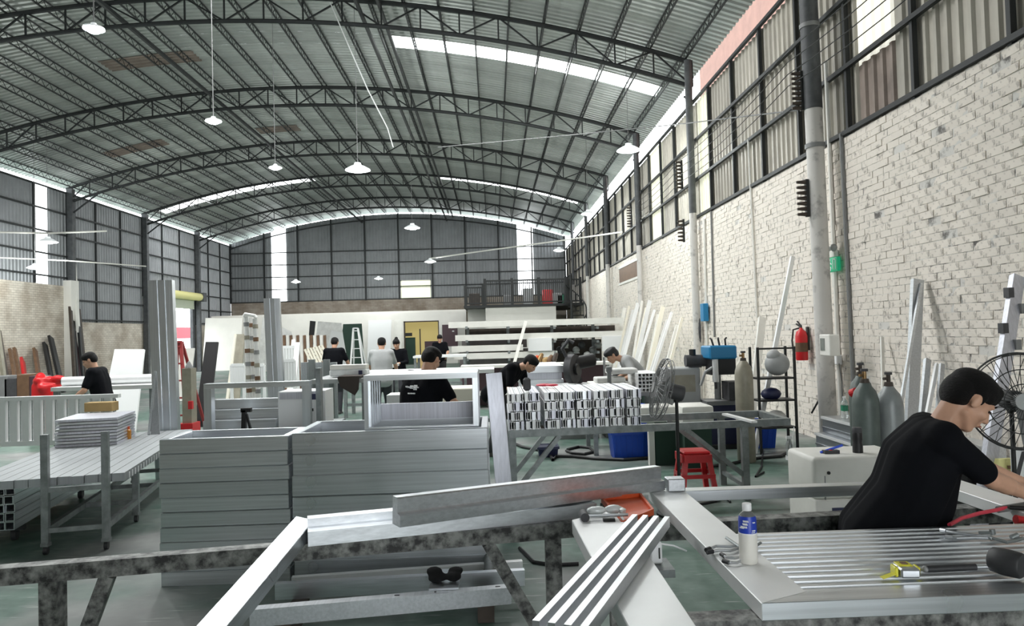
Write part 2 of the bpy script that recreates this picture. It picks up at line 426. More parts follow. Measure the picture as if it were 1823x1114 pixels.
# ---- left wall (x = XL): brick plinth, then steel sheets on girts
wl = struct('wall_left')
def brickmat(name, c1, c2, mort, sc=1.0):
    m = bpy.data.materials.new(name); m.use_nodes = True; N = m.node_tree.nodes; L = m.node_tree.links; b = N['Principled BSDF']
    b.inputs['Roughness'].default_value = .85
    tc = N.new('ShaderNodeTexCoord'); sx = N.new('ShaderNodeSeparateXYZ'); cx = N.new('ShaderNodeCombineXYZ')
    L.new(tc.outputs['Object'], sx.inputs[0])
    ad = N.new('ShaderNodeMath'); ad.operation = 'ADD'; L.new(sx.outputs[0], ad.inputs[0]); L.new(sx.outputs[1], ad.inputs[1])
    L.new(ad.outputs[0], cx.inputs[0]); L.new(sx.outputs[2], cx.inputs[1])
    br = N.new('ShaderNodeTexBrick'); br.inputs['Scale'].default_value = 1; br.inputs['Brick Width'].default_value = .25 * sc; br.inputs['Row Height'].default_value = .085 * sc
    br.inputs['Mortar Size'].default_value = .008; br.inputs['Color1'].default_value = (*c1, 1); br.inputs['Color2'].default_value = (*c2, 1); br.inputs['Mortar'].default_value = (*mort, 1)
    L.new(cx.outputs[0], br.inputs[0])
    no = N.new('ShaderNodeTexNoise'); no.inputs['Scale'].default_value = 1.3; no.inputs['Detail'].default_value = 8; L.new(tc.outputs['Object'], no.inputs[0])
    cr = N.new('ShaderNodeValToRGB'); cr.color_ramp.elements[0].position = .35; cr.color_ramp.elements[1].position = .6
    cr.color_ramp.elements[0].color = (.68, .64, .6, 1); cr.color_ramp.elements[1].color = (1, 1, 1, 1); L.new(no.outputs[0], cr.inputs[0])
    mx = N.new('ShaderNodeMix'); mx.data_type = 'RGBA'; mx.blend_type = 'MULTIPLY'; mx.inputs[0].default_value = 1
    L.new(br.outputs[0], mx.inputs[6]); L.new(cr.outputs[0], mx.inputs[7]); L.new(mx.outputs[2], b.inputs['Base Color'])
    bp = N.new('ShaderNodeBump'); bp.inputs['Distance'].default_value = .02; bp.inputs['Strength'].default_value = .6
    L.new(br.outputs['Fac'], bp.inputs['Height']); bp.invert = True; L.new(bp.outputs[0], b.inputs['Normal'])
    MATS[name] = m
brickmat('old_brick', (.78, .72, .63), (.66, .6, .52), (.5, .46, .4))
brickmat('old_brick_band', (.44, .39, .33), (.36, .31, .26), (.3, .27, .24), 1.3)
MB().b2((XL - .2, YF, 0), (XL, 29.7, 4.08)).build('brick_plinth', 'old_brick', wl)
MB().b2((XL - .2, 29.7, 0), (XL, 36.0, 2.66)).build('brick_plinth', 'old_brick', wl)
MB().b2((XL - .2, 42.3, 0), (XL, YB, 2.66)).build('brick_plinth', 'old_brick', wl)
MB().b2((XL - .02, 29.4, 0), (XL + .3, 29.95, 4.3)).build('brick_pier', 'white_wall', wl)
ZT = 7.82
PW = 2.1
def left_sheet(y0, y1, z0, z1, matname, name='cladding_sheet'):
    me = clad_mesh(y1 - y0, z0, z1, matname); o = inst(me, name, wl, (XL - .05, y0, 0), (0, 0, PI / 2)); return o
def left_bay(ya, yb, z0, n, light=None):
    st = (yb - ya) / n
    for k in range(n):
        a, b_ = ya + k * st, ya + (k + 1) * st
        barobj('wall_post', wl, (XL - .0, a, z0), (XL - .0, a, ZT), .08, .08, 'truss_paint')
        if light and light[0] >= a - .01 and light[1] <= b_ + .01:
            if light[0] - a > .15: left_sheet(a, light[0], z0, ZT, 'clad_grey')
            left_sheet(light[0], light[1], z0, ZT, 'clad_lightstrip', 'light_strip')
            if b_ - light[1] > .15: left_sheet(light[1], b_, z0, ZT, 'clad_grey')
        else: left_sheet(a, b_, z0, ZT, 'clad_grey')
left_bay(YF, 10.9, 4.08, 8); left_bay(10.9, 17.0, 4.08, 3); left_bay(17.0, 23.3, 4.08, 3)
left_bay(23.3, 29.7, 4.08, 3, (27.6, 28.45)); left_bay(29.7, 36.0, 2.66, 3)
left_bay(36.0, 42.3, 4.0, 3); left_bay(42.3, YB, 2.66, 3)
for z in (2.75, 3.55, 4.4, 5.25, 6.1, 6.95, ZT):
    ya = 29.7 if z < 4 else YF
    if z < 4:
        barobj('girt', wl, (XL + .04, 29.7, z), (XL + .04, 36.0, z), .06, .06, 'truss_paint'); barobj('girt', wl, (XL + .04, 42.3, z), (XL + .04, YB, z), .06, .06, 'truss_paint')
    else: barobj('girt', wl, (XL + .04, ya, z), (XL + .04, YB, z), .06, .06, 'truss_paint')
for ty in TY[1:]:
    MB().b2((XL + .05, ty - .11, 0), (XL + .27, ty + .11, arch(XL))).build('column', 'column_dark', wl)
    MB().bar((XL + .2, ty, 7.0), (XL + 1.3, ty, arch(XL + 1.3) - TD), .05, .05).build('knee_brace', 'truss_paint', wl)
# roll-up door in the bay 36-42.3
dr = struct('door_1')
D0, D1 = 37.6, 41.9
MB().b2((XL - .18, 36.0, 0), (XL - .02, D0, 4.0)).build('door_jamb', 'off_white', dr)
MB().b2((XL - .18, D1, 0), (XL - .02, 42.3, 4.0)).build('door_jamb', 'column_dark', dr)
MB().tube((XL + .25, D0 - .4, 4.25), (XL + .25, D1 + .3, 4.25), .22, n=16).build('shutter_roll', 'pale_yellow', dr, True)
MB().b2((XL - .02, D0, 3.55), (XL + .06, D1, 4.2)).build('shutter_curtain', mat('shutter', (.55, .6, .48), .5), dr)
for k in range(6):
    MB().b2((XL + .06, D0, 3.58 + k * .1), (XL + .075, D1, 3.63 + k * .1)).build('shutter_slat', 'shutter', dr)
MB().b2((XL + .1, D1 + .3, 4.0), (XL + .5, D1 + .75, 4.5)).build('shutter_motor', 'column_dark', dr)

# ---- back wall (y = YB)
wb = struct('wall_back')
MB().b2((XL, YB, 0), (XR, YB + .2, 3.35)).build('plaster_wall', 'plaster_stain', wb)
MB().b2((XL, YB - .06, 3.1), (XR, YB + .2, 4.12)).build('brick_band', 'old_brick_band', wb)
NB = 10; st = (XR - XL) / NB
def bx(px): return AY(px, 480, YB).x
LS = [(bx(484), bx(510)), (bx(922), bx(950))]
WN = (bx(712), bx(767))
cuts = sorted([XL + k * st for k in range(NB + 1)] + [a for s_ in LS for a in s_] + list(WN))
for a, b_ in zip(cuts, cuts[1:]):
    if b_ - a < .02: continue
    mid = (a + b_) / 2
    lit = any(s_[0] - .01 < mid < s_[1] + .01 for s_ in LS)
    z0 = 4.12
    if WN[0] < mid < WN[1]:
        z0 = 5.35
    me = clad_mesh(b_ - a, z0, 7, 'clad_lightstrip' if lit else 'clad_back', ztop=lambda u, a=a: arch(min(XR, max(XL, a + u))) - .02)
    inst(me, 'light_strip' if lit else 'cladding_sheet', wb, (a, YB, 0))
for k in range(NB + 1):
    x = XL + k * st
    barobj('wall_post', wb, (x, YB - .06, 4.1), (x, YB - .06, arch(x)), .09, .09, 'truss_paint')
for z in (4.15, 4.95, 5.75, 6.55, 7.35):
    barobj('girt', wb, (XL, YB - .08, z), (XR, YB - .08, z), .06, .06, 'truss_paint')
q = MB(); q.path([(XL + (XR - XL) * i / 30, YB - .1, arch(XL + (XR - XL) * i / 30) - .35) for i in range(31)], .04, 6); q.build('arch_girt', 'truss_paint', wb)
w1 = struct('window_1')
q = MB()
for (a, b_) in (((WN[0], 4.12), (WN[1], 4.18)), ((WN[0], 5.29), (WN[1], 5.35)), ((WN[0], 4.12), (WN[0] + .06, 5.35)), ((WN[1] - .06, 4.12), (WN[1], 5.35)), ((WN[0], 4.85), (WN[1], 4.9))):
    q.b2((a[0], YB - .05, a[1]), (b_[0], YB + .05, b_[1]))
q.build('window_frame', 'off_white', w1)
MB().b2((WN[0] + .06, YB - .01, 4.18), (WN[1] - .06, YB + .01, 5.29)).build('window_pane', mat('daylit_glass', (.85, .9, .7), .5, emit=(.86, .93, .62), estr=.75), w1)  # pane's own glow stands in for daylight behind it

# ---- front wall behind the camera, unseen gate opening placed to light the right side
wf = struct('wall_front')
MB().b2((XL, YF - .2, 0), (.3, YF, 4.1)).build('brick_plinth', 'old_brick', wf); MB().b2((.3, YF - .2, 3.3), (4.4, YF, 4.1)).build('gate_lintel', 'old_brick', wf); MB().b2((4.4, YF - .2, 0), (XR, YF, 4.1)).build('brick_plinth', 'old_brick', wf)
for k in range(NB):
    inst(clad_mesh(st, 4.1, 7, 'clad_back', ztop=lambda u, a=XL + k * st: arch(min(XR, max(XL, a + u))) - .1), 'cladding_sheet', wf, (XL + k * st, YF - .05, 0))
# ---- right wall (x = XR): whitewashed brick to 4.28, sheets to 7.05, open slit under the eave
wr = struct('wall_right')
ZB = 4.28
MB().b2((XR + .003, YF, 0), (XR + .26, YB, ZB)).build('mortar_bed', mat('whitewash_mortar', (.7, .68, .64), .9, col2=(.16, .15, .14), scale=7, thresh=(.36, .5)), wr)
mat('whitewash', (.83, .77, .69), .8, col2=(.3, .27, .24), scale=11, thresh=(.3, .44), bump=.35, objvar=.05)
BL, BH = .25, .0872
bricks = []
def brick_mesh(k):
    rnd = random.Random(k); q = MB(); q.box((0, 0, 0), (.05, BL - .008, BH - .007))
    for v in q.bm.verts: v.co += V((rnd.uniform(-.004, .004), rnd.uniform(-.003, .003), rnd.uniform(-.002, .002)))
    return q.mesh('brick', 'whitewash')
bms = [brick_mesh(k) for k in range(8)]
rnd = random.Random(3); nc = int(ZB / BH)
near, rest = [], []
for c in range(nc + 1):
    for k in range(int((YB - 5.6) / BL)):
        yy = 5.6 + k * BL + (BL / 2 if c % 2 else 0) + rnd.uniform(-.01, .01); zz = (c + .5) * BH
        if zz > ZB: continue
        p = W2C @ (V((XR, yy, zz)) - EYE); sx = CX + FPX * p.x / -p.z; sy = CY - FPX * p.y / -p.z
        if sx < 1840 and zz > .9: near.append((yy, zz))
        else: rest.append((yy, zz))
near.sort(); rest += near[300:]; near = near[:300]
for yy, zz in near:
    if rnd.random() < .02: continue
    inst(bms[rnd.randrange(8)], 'brick', wr, (XR + .025 - rnd.random() ** 3 * .012, yy, zz), (rnd.uniform(-.012, .012), 0, rnd.uniform(-.015, .015)))
q = MB()
for yy, zz in rest:
    if rnd.random() < .012: continue
    q.box((XR + .025 - rnd.random() ** 3 * .012, yy, zz), (.05, BL - .008, BH - .007))
o = q.build('brickwork', 'whitewash', wr); o['kind'] = 'stuff'
q = MB(); q.b2((XR + .01, YF, 0), (XR + .05, 5.6, ZB)); q.build('brick_panel', 'whitewash', wr)
PY = 1.55
y = 8.14 - PY * 9; k = 0
LITR = {}
def right_sheet(y0, y1, z0, z1, m_, name='cladding_sheet'):
    me = clad_mesh(y1 - y0, z0, z1, m_); return inst(me, name, wr, (XR + .09, y1, 0), (0, 0, -PI / 2))
while y < YB:
    y1 = min(y + PY, YB)
    barobj('wall_post', wr, (XR + .02, y, ZB), (XR + .02, y, 7.05), .06, .06, 'truss_paint')
    if abs(y - 8.14) < .1:
        right_sheet(y, 8.62, ZB, 7.05, 'clad_beige'); right_sheet(8.62, 9.5, ZB, 5.15, 'roof_rust', 'rusted_sheet'); right_sheet(8.62, 9.5, 5.15, 7.05, 'clad_glow', 'light_panel'); right_sheet(9.5, y1, ZB, 7.05, 'clad_beige')
    elif abs(y - 15.89) < .2:
        right_sheet(y, y + .15, ZB, 7.05, 'clad_beige'); right_sheet(y + .15, y1 - .45, ZB, 7.05, 'clad_pale', 'light_panel'); right_sheet(y1 - .45, y1, ZB, 7.05, 'clad_beige')
    elif 17.5 < y < 22: right_sheet(y, y1, ZB, 7.05, 'clad_pale' if (k % 2) else 'clad_beige', 'light_panel' if k % 2 else 'cladding_sheet')
    else: right_sheet(y, y1, ZB, 7.05, 'clad_beige')
    y += PY; k += 1
for z in (ZB + .05, 5.2, 6.12, 7.05):
    barobj('girt', wr, (XR - .01, YF, z), (XR - .01, YB, z), .06, .06, 'truss_paint')
for ty in TY[2:]:
    MB().tube((XR - .14, ty - .15, 0), (XR - .14, ty - .15, 4.4), .085, n=14).build('column', 'column_grey', wr, True)
    MB().tube((XR - .14, ty - .15, 4.4), (XR - .14, ty - .15, arch(XR)), .085, n=14).build('column_top', 'column_dark', wr, True)
    MB().bar((XR - .22, ty, 7.2), (XR - .0, ty, 7.05), .04, .04).build('eave_bracket', 'truss_paint', wr)
for ty, r in ((10.95, .118),):
    a = V((XR - .28, 10.0, 0)); b_ = AX(1448, 195, XR - .3); c = b_ + (b_ - a) * ((arch(XR) - b_.z) / b_.z)
    MB().tube(a, b_, r, n=20).build('column', 'column_grey', wr, True)
    MB().tube(b_, c, r * 1.05, n=20).build('column_top', 'column_dark', wr, True)
    for zz in (4.2, 5.9): MB().tube(a + (c - a) * (zz / c.z), a + (c - a) * ((zz + .06) / c.z), r * 1.15, n=20).build('column_band', 'mid_grey', wr, True)
w2 = struct('window_2')
ya, yb = AX(1142, 480, XR).y, AX(1103, 490, XR).y; za, zb_ = AX(1122, 497, XR).z, AX(1122, 470, XR).z
MB().b2((XR - .012, ya, za), (XR + .03, yb, zb_)).build('boarded_panel', 'brown', w2)
for (z0, z1) in ((za - .08, za), (zb_, zb_ + .08)): MB().b2((XR - .03, ya - .08, z0), (XR + .03, yb + .08, z1)).build('window_frame', 'off_white', w2)
# neighbour building seen through the eave slit
nb = MB().b2((9.5, -6, 0), (9.8, 32, 17)).build('wall_neighbour', 'poster_brick_red', None); nb['kind'] = 'structure'
# ================================================================== people
def remeshed(q, name, m, parent, voxel, smooth=4, off=None, fac=.5):
    bm = q.bm; me = bpy.data.meshes.new('raw'); bm.to_mesh(me); bm.free()
    if off is not None: me.transform(Matrix.Translation(-V(off)))
    o = bpy.data.objects.new('raw', me); COL.objects.link(o)
    r = o.modifiers.new('r', 'REMESH'); r.mode = 'VOXEL'; r.voxel_size = voxel
    sm = o.modifiers.new('s', 'SMOOTH'); sm.iterations = smooth; sm.factor = fac
    dg = bpy.context.evaluated_depsgraph_get(); dg.update()
    nm = bpy.data.meshes.new_from_object(o.evaluated_get(dg)); bpy.data.objects.remove(o); bpy.data.meshes.remove(me)
    nm.name = name; nm.materials.clear(); nm.materials.append(MATS[m])
    for p in nm.polygons: p.use_smooth = True
    o = bpy.data.objects.new(name, nm); COL.objects.link(o)
    if parent is not None: o.parent = parent; ORG[o.name] = ORG.get(parent.name)
    return o
def hand(q, w, d, n, curl, sc=1.0, side=1):
    """palm + four unequal fingers + thumb; w wrist, d finger direction, n palm normal (towards what is held)"""
    d = V(d).normalized(); n = (V(n) - d * V(n).dot(d)).normalized(); s = d.cross(n) * side
    k = sc
    for a in (-.028, 0, .028): q.hull2(w + s * a * .5 * k, .019 * k, w + (d * .082 + s * a) * k, .0135 * k, 1)
    for i, (off, ln) in enumerate(((-.032, .07), (-.011, .082), (.011, .077), (.031, .06))):
        p = w + (d * .088 + s * off) * k; ang = curl * .5; r = .0098 * k
        for j, fr in enumerate((.45, .32, .23)):
            dd = d * math.cos(ang) + n * math.sin(ang); e = p + dd * ln * fr * k
            q.hull2(p, r, e, r * .9, 1); p = e; r *= .9; ang += curl * .6
    p = w + (d * .022 - s * .03 + n * .01) * k
    e = p + (d * .035 - s * .03 + n * .018) * k; f = e + (d * .03 - s * .004 + n * .012) * k
    q.hull2(p, .0145 * k, e, .0115 * k, 1); q.hull2(e, .0112 * k, f, .009 * k, 1)
def ik(a, b, l1, l2, hint):
    a, b = V(a), V(b); d = b - a; L = min(d.length, (l1 + l2) * .985); dn = d.normalized(); b = a + dn * L
    x = (l1 * l1 - l2 * l2 + L * L) / (2 * L); y = math.sqrt(max(0, l1 * l1 - x * x))
    h = V(hint); h = (h - dn * h.dot(dn)).normalized(); return a + dn * x + h * y, b
def person(label, loc, yaw, lean=.1, wl=(.45, .2, 1.0), wr_=(.45, -.2, 1.0), pitch=.3, hyaw=0.0, shirt='shirt_black', pants='trouser_dark',
           h=1.72, girth=1.0, vox=.013, bun=False, hip=None, longs=False, curl=1.0, hips_back=0.0, cap=None, prints=None, collar=False, name='person', elb=None, twist=0.0, neck=None, hs=1.0, hdrop=0.0):
    k = h / 1.72; root = thing(name, label, 'person', loc)
    R = Matrix.Rotation(yaw, 4, 'Z')
    hz = .93 * k if hip is None else hip
    H = V((-hips_back, 0, hz)); t = V((math.sin(lean), 0, math.cos(lean))); f = V((math.cos(lean), 0, -math.sin(lean)))
    Y = V((math.cos(PI / 2 + twist), math.sin(PI / 2 + twist), 0)); g = girth
    waist = H + t * .19 * k; chest = H + t * .36 * k - f * .01; up = H + t * .47 * k - f * .015; nb = H + t * .545 * k
    lean2 = lean + pitch * .35 if neck is None else neck
    hd = nb + V((math.sin(lean2), 0, math.cos(lean2))) * .155 * k + V((.02, 0, -hdrop))
    HR = Matrix.Translation(hd) @ Matrix.Rotation(hyaw, 4, 'Z') @ Matrix.Rotation(pitch, 4, 'Y') @ Matrix.Scale(k * hs, 4)
    hp = lambda x, y, z: HR @ V((x, y, z))
    HQ = Matrix.Rotation(hyaw, 3, 'Z') @ Matrix.Rotation(pitch, 3, 'Y')
    sh = {s: up + t * .035 * k + Y * s * .175 * k for s in (1, -1)}
    wr2 = {}; el = {}
    for s, wp in ((1, wl), (-1, wr_)):
        el[s], wr2[s] = ik(sh[s], V(wp), .285 * k, .25 * k, (V((-.35, s * .6, -.75)) if elb is None else V(elb[0 if s > 0 else 1])))
    def torso(q, e, bottom=0.0, subd=2):
        q.hull2(H - t * bottom, .118 * g * k + e, waist + f * .02 * (g - 1) * 4, .112 * g * k + e, subd); q.hull2(waist + f * .02 * (g - 1) * 4, .112 * g * k + e, chest, .116 * g * k + e, subd); q.hull2(chest, .116 * g * k + e, up, .098 * k + e, subd)
        if g > 1.1: q.hull2(H + t * .08 * k + f * .07, .115 * g * k + e, waist + f * .085, .112 * g * k + e, subd); q.hull2(waist + f * .085, .112 * g * k + e, chest + f * .05, .1 * g * k + e, subd)
        for s in (1, -1):
            q.hull2(H - t * bottom + Y * s * .075 * k, (.112 * g) * k + e * 1.7, waist + Y * s * .07 * g * k + f * .02 * (g - 1) * 4, .107 * g * k + e, subd)
            q.hull2(waist + Y * s * .07 * g * k + f * .02 * (g - 1) * 4, .107 * g * k + e, chest + Y * s * .085 * k, .112 * g * k + e, subd)
            q.hull2(chest + Y * s * .085 * k, .112 * g * k + e, up + Y * s * .085 * k, .095 * k + e, subd)
            q.hull2(up + Y * s * .05 * k, .09 * k + e, sh[s], .066 * k + e, subd)
        q.hull2(up, .08 * k + e, nb - t * .015, .062 * k + e * .7, subd)
    hipj = {s: H + Y * s * .09 * k for s in (1, -1)}; ank = {s: V((.0 + .03 * s, s * .12 * k, .085)) for s in (1, -1)}
    kn = {s: ik(hipj[s], ank[s], hz * .49, hz * .47, (1, 0, 0))[0] for s in (1, -1)}
    def legs(q, e, subd=2):
        for s in (1, -1):
            q.hull2(hipj[s], .1 * k + e, kn[s], .06 * k + e, subd); q.hull2(kn[s], .06 * k + e, ank[s], .04 * k + e * 1.3, subd)
    kh = k * hs
    # body: one continuous skin surface, head and hands included
    q = MB(); torso(q, 0); legs(q, 0)
    q.hull2(nb - t * .03, .058 * kh, hp(-.025, 0, -.045), .056 * kh)
    q.sph(hp(-.012, 0, .03), (.098 * kh, .077 * kh, .088 * kh), 3, HQ); q.sph(hp(.025, 0, -.02), (.066 * kh, .062 * kh, .085 * kh), 3, HQ)
    q.sph(hp(.056, 0, -.092), (.03 * kh, .034 * kh, .024 * kh), 2, HQ); q.hull2(hp(.0, .048, -.055), .022 * kh, hp(.05, .018, -.095), .02 * kh); q.hull2(hp(.0, -.048, -.055), .022 * kh, hp(.05, -.018, -.095), .02 * kh)
    q.hull2(hp(.088, 0, .012), .009 * kh, hp(.108, 0, -.03), .0125 * kh); q.sph(hp(.094, .013, -.034), .01 * kh); q.sph(hp(.094, -.013, -.034), .01 * kh)
    q.hull2(hp(.079, -.034, .026), .012 * kh, hp(.079, .034, .026), .012 * kh); q.sph(hp(.086, 0, -.062), (.012 * kh, .024 * kh, .012 * kh), 2, HQ)
    for s in (1, -1):
        q.sph(hp(-.004, s * .079, -.003), (.02 * kh, .011 * kh, .032 * kh), 2, HQ); q.sph(hp(.058, s * .04, -.025), .026 * kh)
        q.hull2(sh[s], .057 * k, el[s], .043 * k); q.hull2(el[s], .044 * k, wr2[s] - (wr2[s] - el[s]) * .0, .027 * k)
        q.hull2(el[s] + (wr2[s] - el[s]) * .1, .042 * k, el[s] + (wr2[s] - el[s]) * .35, .043 * k)
        hand(q, wr2[s] + (wr2[s] - el[s]).normalized() * .01, wr2[s] - el[s] + V((.02, 0, -.02)), V((0, -s * .55, -.8)), curl, k, -s)
        q.hull2(ank[s] - V((.03, 0, .045)), .036 * k, ank[s] + V((.13, 0, -.052)), .028 * k)
    q.bm.transform(R); body = remeshed(q, 'body', 'skin', root, vox, 3)
    # hair
    q = MB()
    q.sph(hp(-.006, 0, .062), (.104 * kh, .085 * kh, .068 * kh), 3, HQ); q.sph(hp(-.05, 0, .015), (.068 * kh, .081 * kh, .085 * kh), 3, HQ)
    for s in (1, -1): q.sph(hp(-.0, s * .052, .045), (.068 * kh, .034 * kh, .04 * kh), 2, HQ); q.hull2(hp(.012, s * .078, .03), .012 * kh, hp(.014, s * .077, .0), .007 * kh)
    q.sph(hp(.05, 0, .083), (.045 * kh, .066 * kh, .036 * kh), 2, HQ); q.hull2(hp(.07, -.045, .066), .012 * kh, hp(.073, .045, .07), .012 * kh)
    if bun: q.sph(hp(-.06, 0, .125), .045 * kh); q.sph(hp(-.03, 0, .11), .045 * kh)
    if cap: q.sph(hp(0, 0, .075), (.115 * kh, .095 * kh, .06 * kh), 3, HQ); q.hull2(hp(.1, -.04, .05), .012, hp(.1, .04, .05), .012); q.hull2(hp(.15, -.03, .04), .01, hp(.15, .03, .04), .01)
    q.bm.transform(R); remeshed(q, 'cap' if cap else 'hair', cap or 'hair', root, vox * .8, 2)
    # face details
    for s in (1, -1):
        q = MB(); q.sph(hp(.081, s * .031, .004), (.009 * kh, .014 * kh, .006 * kh), 1, HQ); q.bm.transform(R); q.build_raw('eye', 'black', root)
        q = MB(); q.hull2(hp(.09, s * .016, .03), .005 * kh, hp(.082, s * .05, .032), .004 * kh, 1); q.bm.transform(R); q.build_raw('eyebrow', 'hair', root)
    q = MB(); q.hull2(hp(.094, -.018, -.062), .006 * kh, hp(.094, .018, -.062), .006 * kh, 1); q.bm.transform(R); q.build_raw('lips', 'lip', root)
    # clothes
    q = MB(); torso(q, .017 * k, .04)
    for s in (1, -1):
        e = wr2[s] if longs else None
        a = sh[s]; b_ = el[s]
        m1 = a + (b_ - a) * (1.0 if longs else .8)
        q.hull2(a, .072 * k, m1, .062 * k if not longs else .055 * k)
        if longs: q.hull2(b_, .055 * k, b_ + (wr2[s] - b_) * .88, .042 * k)
    q.bm.transform(R); remeshed(q, 'shirt', shirt, root, vox, 22)
    q = MB()
    if collar: q.hull2(nb - Y * .04, .045 * k, nb + Y * .04, .045 * k); q.bm.transform(R); remeshed(q, 'collar', shirt, root, vox, 2)
    q = MB(); legs(q, .014 * k); q.sph(H - t * .05, (.118 * k * g, .16 * k * g, .1 * k)); q.bm.transform(R); remeshed(q, 'trousers', pants, root, vox, 3)
    for s in (1, -1):
        q = MB(); q.hull2(ank[s] - V((.035, 0, .04)), .044 * k, ank[s] + V((.13, 0, -.05)), .035 * k); q.box(ank[s] + V((.045, 0, -.075)), (.26 * k, .085 * k, .02)); q.bm.transform(R); remeshed(q, 'shoe', 'shoe', root, .015, 2)
    if prints:      # white writing printed across the back of the shirt
        q = MB()
        for (u, v_, a, b_) in prints:
            p = chest + t * v_ * k + Y * u * k
            c = p - f * (.112 * g * k + .013 * k + .006)
            q.bar(c - Y * a / 2, c + Y * a / 2, b_, .012, up=t)
        q.bm.transform(R); q.build_raw('back_print', 'white', root)
    return root
def build_raw(s, name, m, parent):
    me = s.mesh(name, m, None, True); o = bpy.data.objects.new(name, me); COL.objects.link(o); o.parent = parent; ORG[o.name] = ORG[parent.name]; return o
MB.build_raw = build_raw
# ================================================================== foreground: two steel benches and the frames lying on them
def leg(parent, x, y, ztop, w=.075, m='dark_steel', name='leg'):
    MB().b2((x - w / 2, y - w / 2, 0), (x + w / 2, y + w / 2, ztop)).build(name, m, parent)
HB = .8
a, b_ = AZ(-90, 1015.5, HB), AZ(1035, 925, HB)
t = thing('welding_bench', 'long stained steel bench rail on legs crossing the lower left, under the open aluminium frame', 'bench', ((a.x + b_.x) / 2, (a.y + b_.y) / 2, 0))
d = (b_ - a).normalized(); nrm = V((-d.y, d.x, 0))
def bp(px):
    r = ray(px, 960); r.z = 0; u = (a.x * r.y - a.y * r.x) / (d.y * r.x - d.x * r.y); return a + d * u
MB().bar(a - V((0, 0, .037)), b_ - V((0, 0, .037)), .075, .074).build('back_beam', 'dark_steel', t)
o1, o2 = a - nrm * 1.75, b_ - nrm * 1.75
MB().bar(o1 - V((0, 0, .037)), o2 - V((0, 0, .037)), .075, .074).build('front_beam', 'dark_steel', t)
for px in (93, 984):
    p = bp(px); leg(t, p.x, p.y, HB - .074, .078)
    p2 = p - nrm * 1.75; leg(t, p2.x, p2.y, HB - .074, .078)
    MB().bar(p - V((0, 0, .55)), p2 - V((0, 0, .55)), .05, .05).build('stretcher', 'dark_steel', t)
p, p0 = bp(192), bp(93); MB().bar((p.x, p.y, HB - .074), (p0.x, p0.y, .12), .06, .06).build('brace', 'dark_steel', t)
p, p0 = bp(868), bp(984); MB().bar((p.x, p.y, HB - .074), (p0.x, p0.y, .12), .05, .06).build('brace', 'dark_steel', t)

HB2 = .79
t = thing('welding_bench', 'stained steel bench of dark beams under the ribbed aluminium panel, around the man in black', 'bench', (1.7, 3.0, 0))
for (x0, y0, x1, y1, nm) in ((.53, 3.6, 3.0, 3.76, 'back_beam'), (.53, 2.43, 3.0, 2.47, 'front_beam')):
    MB().bar((x0, y0, HB2 - .04), (x1, y1, HB2 - .04), .09, .08).build(nm, 'dark_steel', t)
for x in (.575, 2.95):
    yb = 3.6 + (x - .47) * .063; yf = 2.45
    MB().bar((x, yf + .045, HB2 - .04), (x, yb - .045, HB2 - .04), .08, .08).build('side_beam', 'dark_steel', t)
    leg(t, x, yf, HB2 - .08); leg(t, x, yb, HB2 - .08)

# ---- open aluminium frame on the left bench
zt = .866
t = thing('aluminium_surround', 'big open aluminium frame of wide bars lying across the left bench rail', 'frame', tuple(AZ(760, 1000, .8)))
p = [AZ(527, 918, zt), AZ(559, 925, zt), AZ(402, 1114, zt), AZ(348, 1114, zt)]
ext = lambda q0, q1, y: q0 + (q1 - q0) * ((y - q0.y) / (q1.y - q0.y))
p[2] = ext(p[1], p[2], 1.62); p[3] = ext(p[0], p[3], 1.62)
dz = V((0, 0, .066))
MB().hexa([x - dz for x in p][::-1], p[::-1]).bevel(.003).build('left_stile', 'alu_y', t)
# stepped back rail: front ledge and raised rear flange
A, B = AZ(548, 947, zt), AZ(1062, 896, zt)
dd = (B - A).normalized(); sn = V((-dd.y, dd.x, 0))
prof = [(0, -.066), (0, 0), (-.1, 0), (-.1, .036), (-.165, .036), (-.165, -.066)]
prof = [(-s_, z_) for s_, z_ in prof]
q = MB(); PA = [A + sn * s_ + V((0, 0, z_)) for s_, z_ in prof]; PB = [B + sn * s_ + V((0, 0, z_)) for s_, z_ in prof]
q.hexa(PA, PB); q.build('back_rail', 'alu_bright', t)
p = [AZ(1018, 925, zt), AZ(1100, 905, zt), AZ(1240, 1114, zt), AZ(1118, 1114, zt)]
p[2] = ext(p[1], p[2], 1.62); p[3] = ext(p[0], p[3], 1.62)
MB().hexa([x - dz for x in p], p).bevel(.003).build('right_stile', 'alu_white', t)
q = [p[3], p[2]]
l0 = AZ(348, 1114, zt); l0 = ext(AZ(527, 918, zt), l0, 1.62)
MB().b2((l0.x, 1.50, zt - .066), (p[2].x, 1.62, zt)).build('front_rail', 'alu_x', t)

# ---- framed ribbed door panel on the right bench
zt = .85
t = thing('door_panel', 'ribbed aluminium door panel in a wide frame lying flat in front of the man in black', 'door panel', (1.73, 3.2, HB2))
h = .058
LX0, LX1, RX0, RX1, Y0, Y1 = .845, 1.03, 2.43, 2.6, 2.37, 4.1
MB().hexa([(LX0, Y0, zt - h), (LX1, Y0 + .085, zt - h), (LX1, Y1 - .085, zt - h), (LX0, Y1, zt - h)], [(LX0, Y0, zt), (LX1, Y0 + .085, zt), (LX1, Y1 - .085, zt), (LX0, Y1, zt)]).bevel(.002).build('left_stile', 'alu_white', t)
MB().hexa([(RX0, Y0 + .085, zt - h), (RX1, Y0, zt - h), (RX1, Y1, zt - h), (RX0, Y1 - .085, zt - h)], [(RX0, Y0 + .085, zt), (RX1, Y0, zt), (RX1, Y1, zt), (RX0, Y1 - .085, zt)]).bevel(.002).build('right_stile', 'alu_white', t)
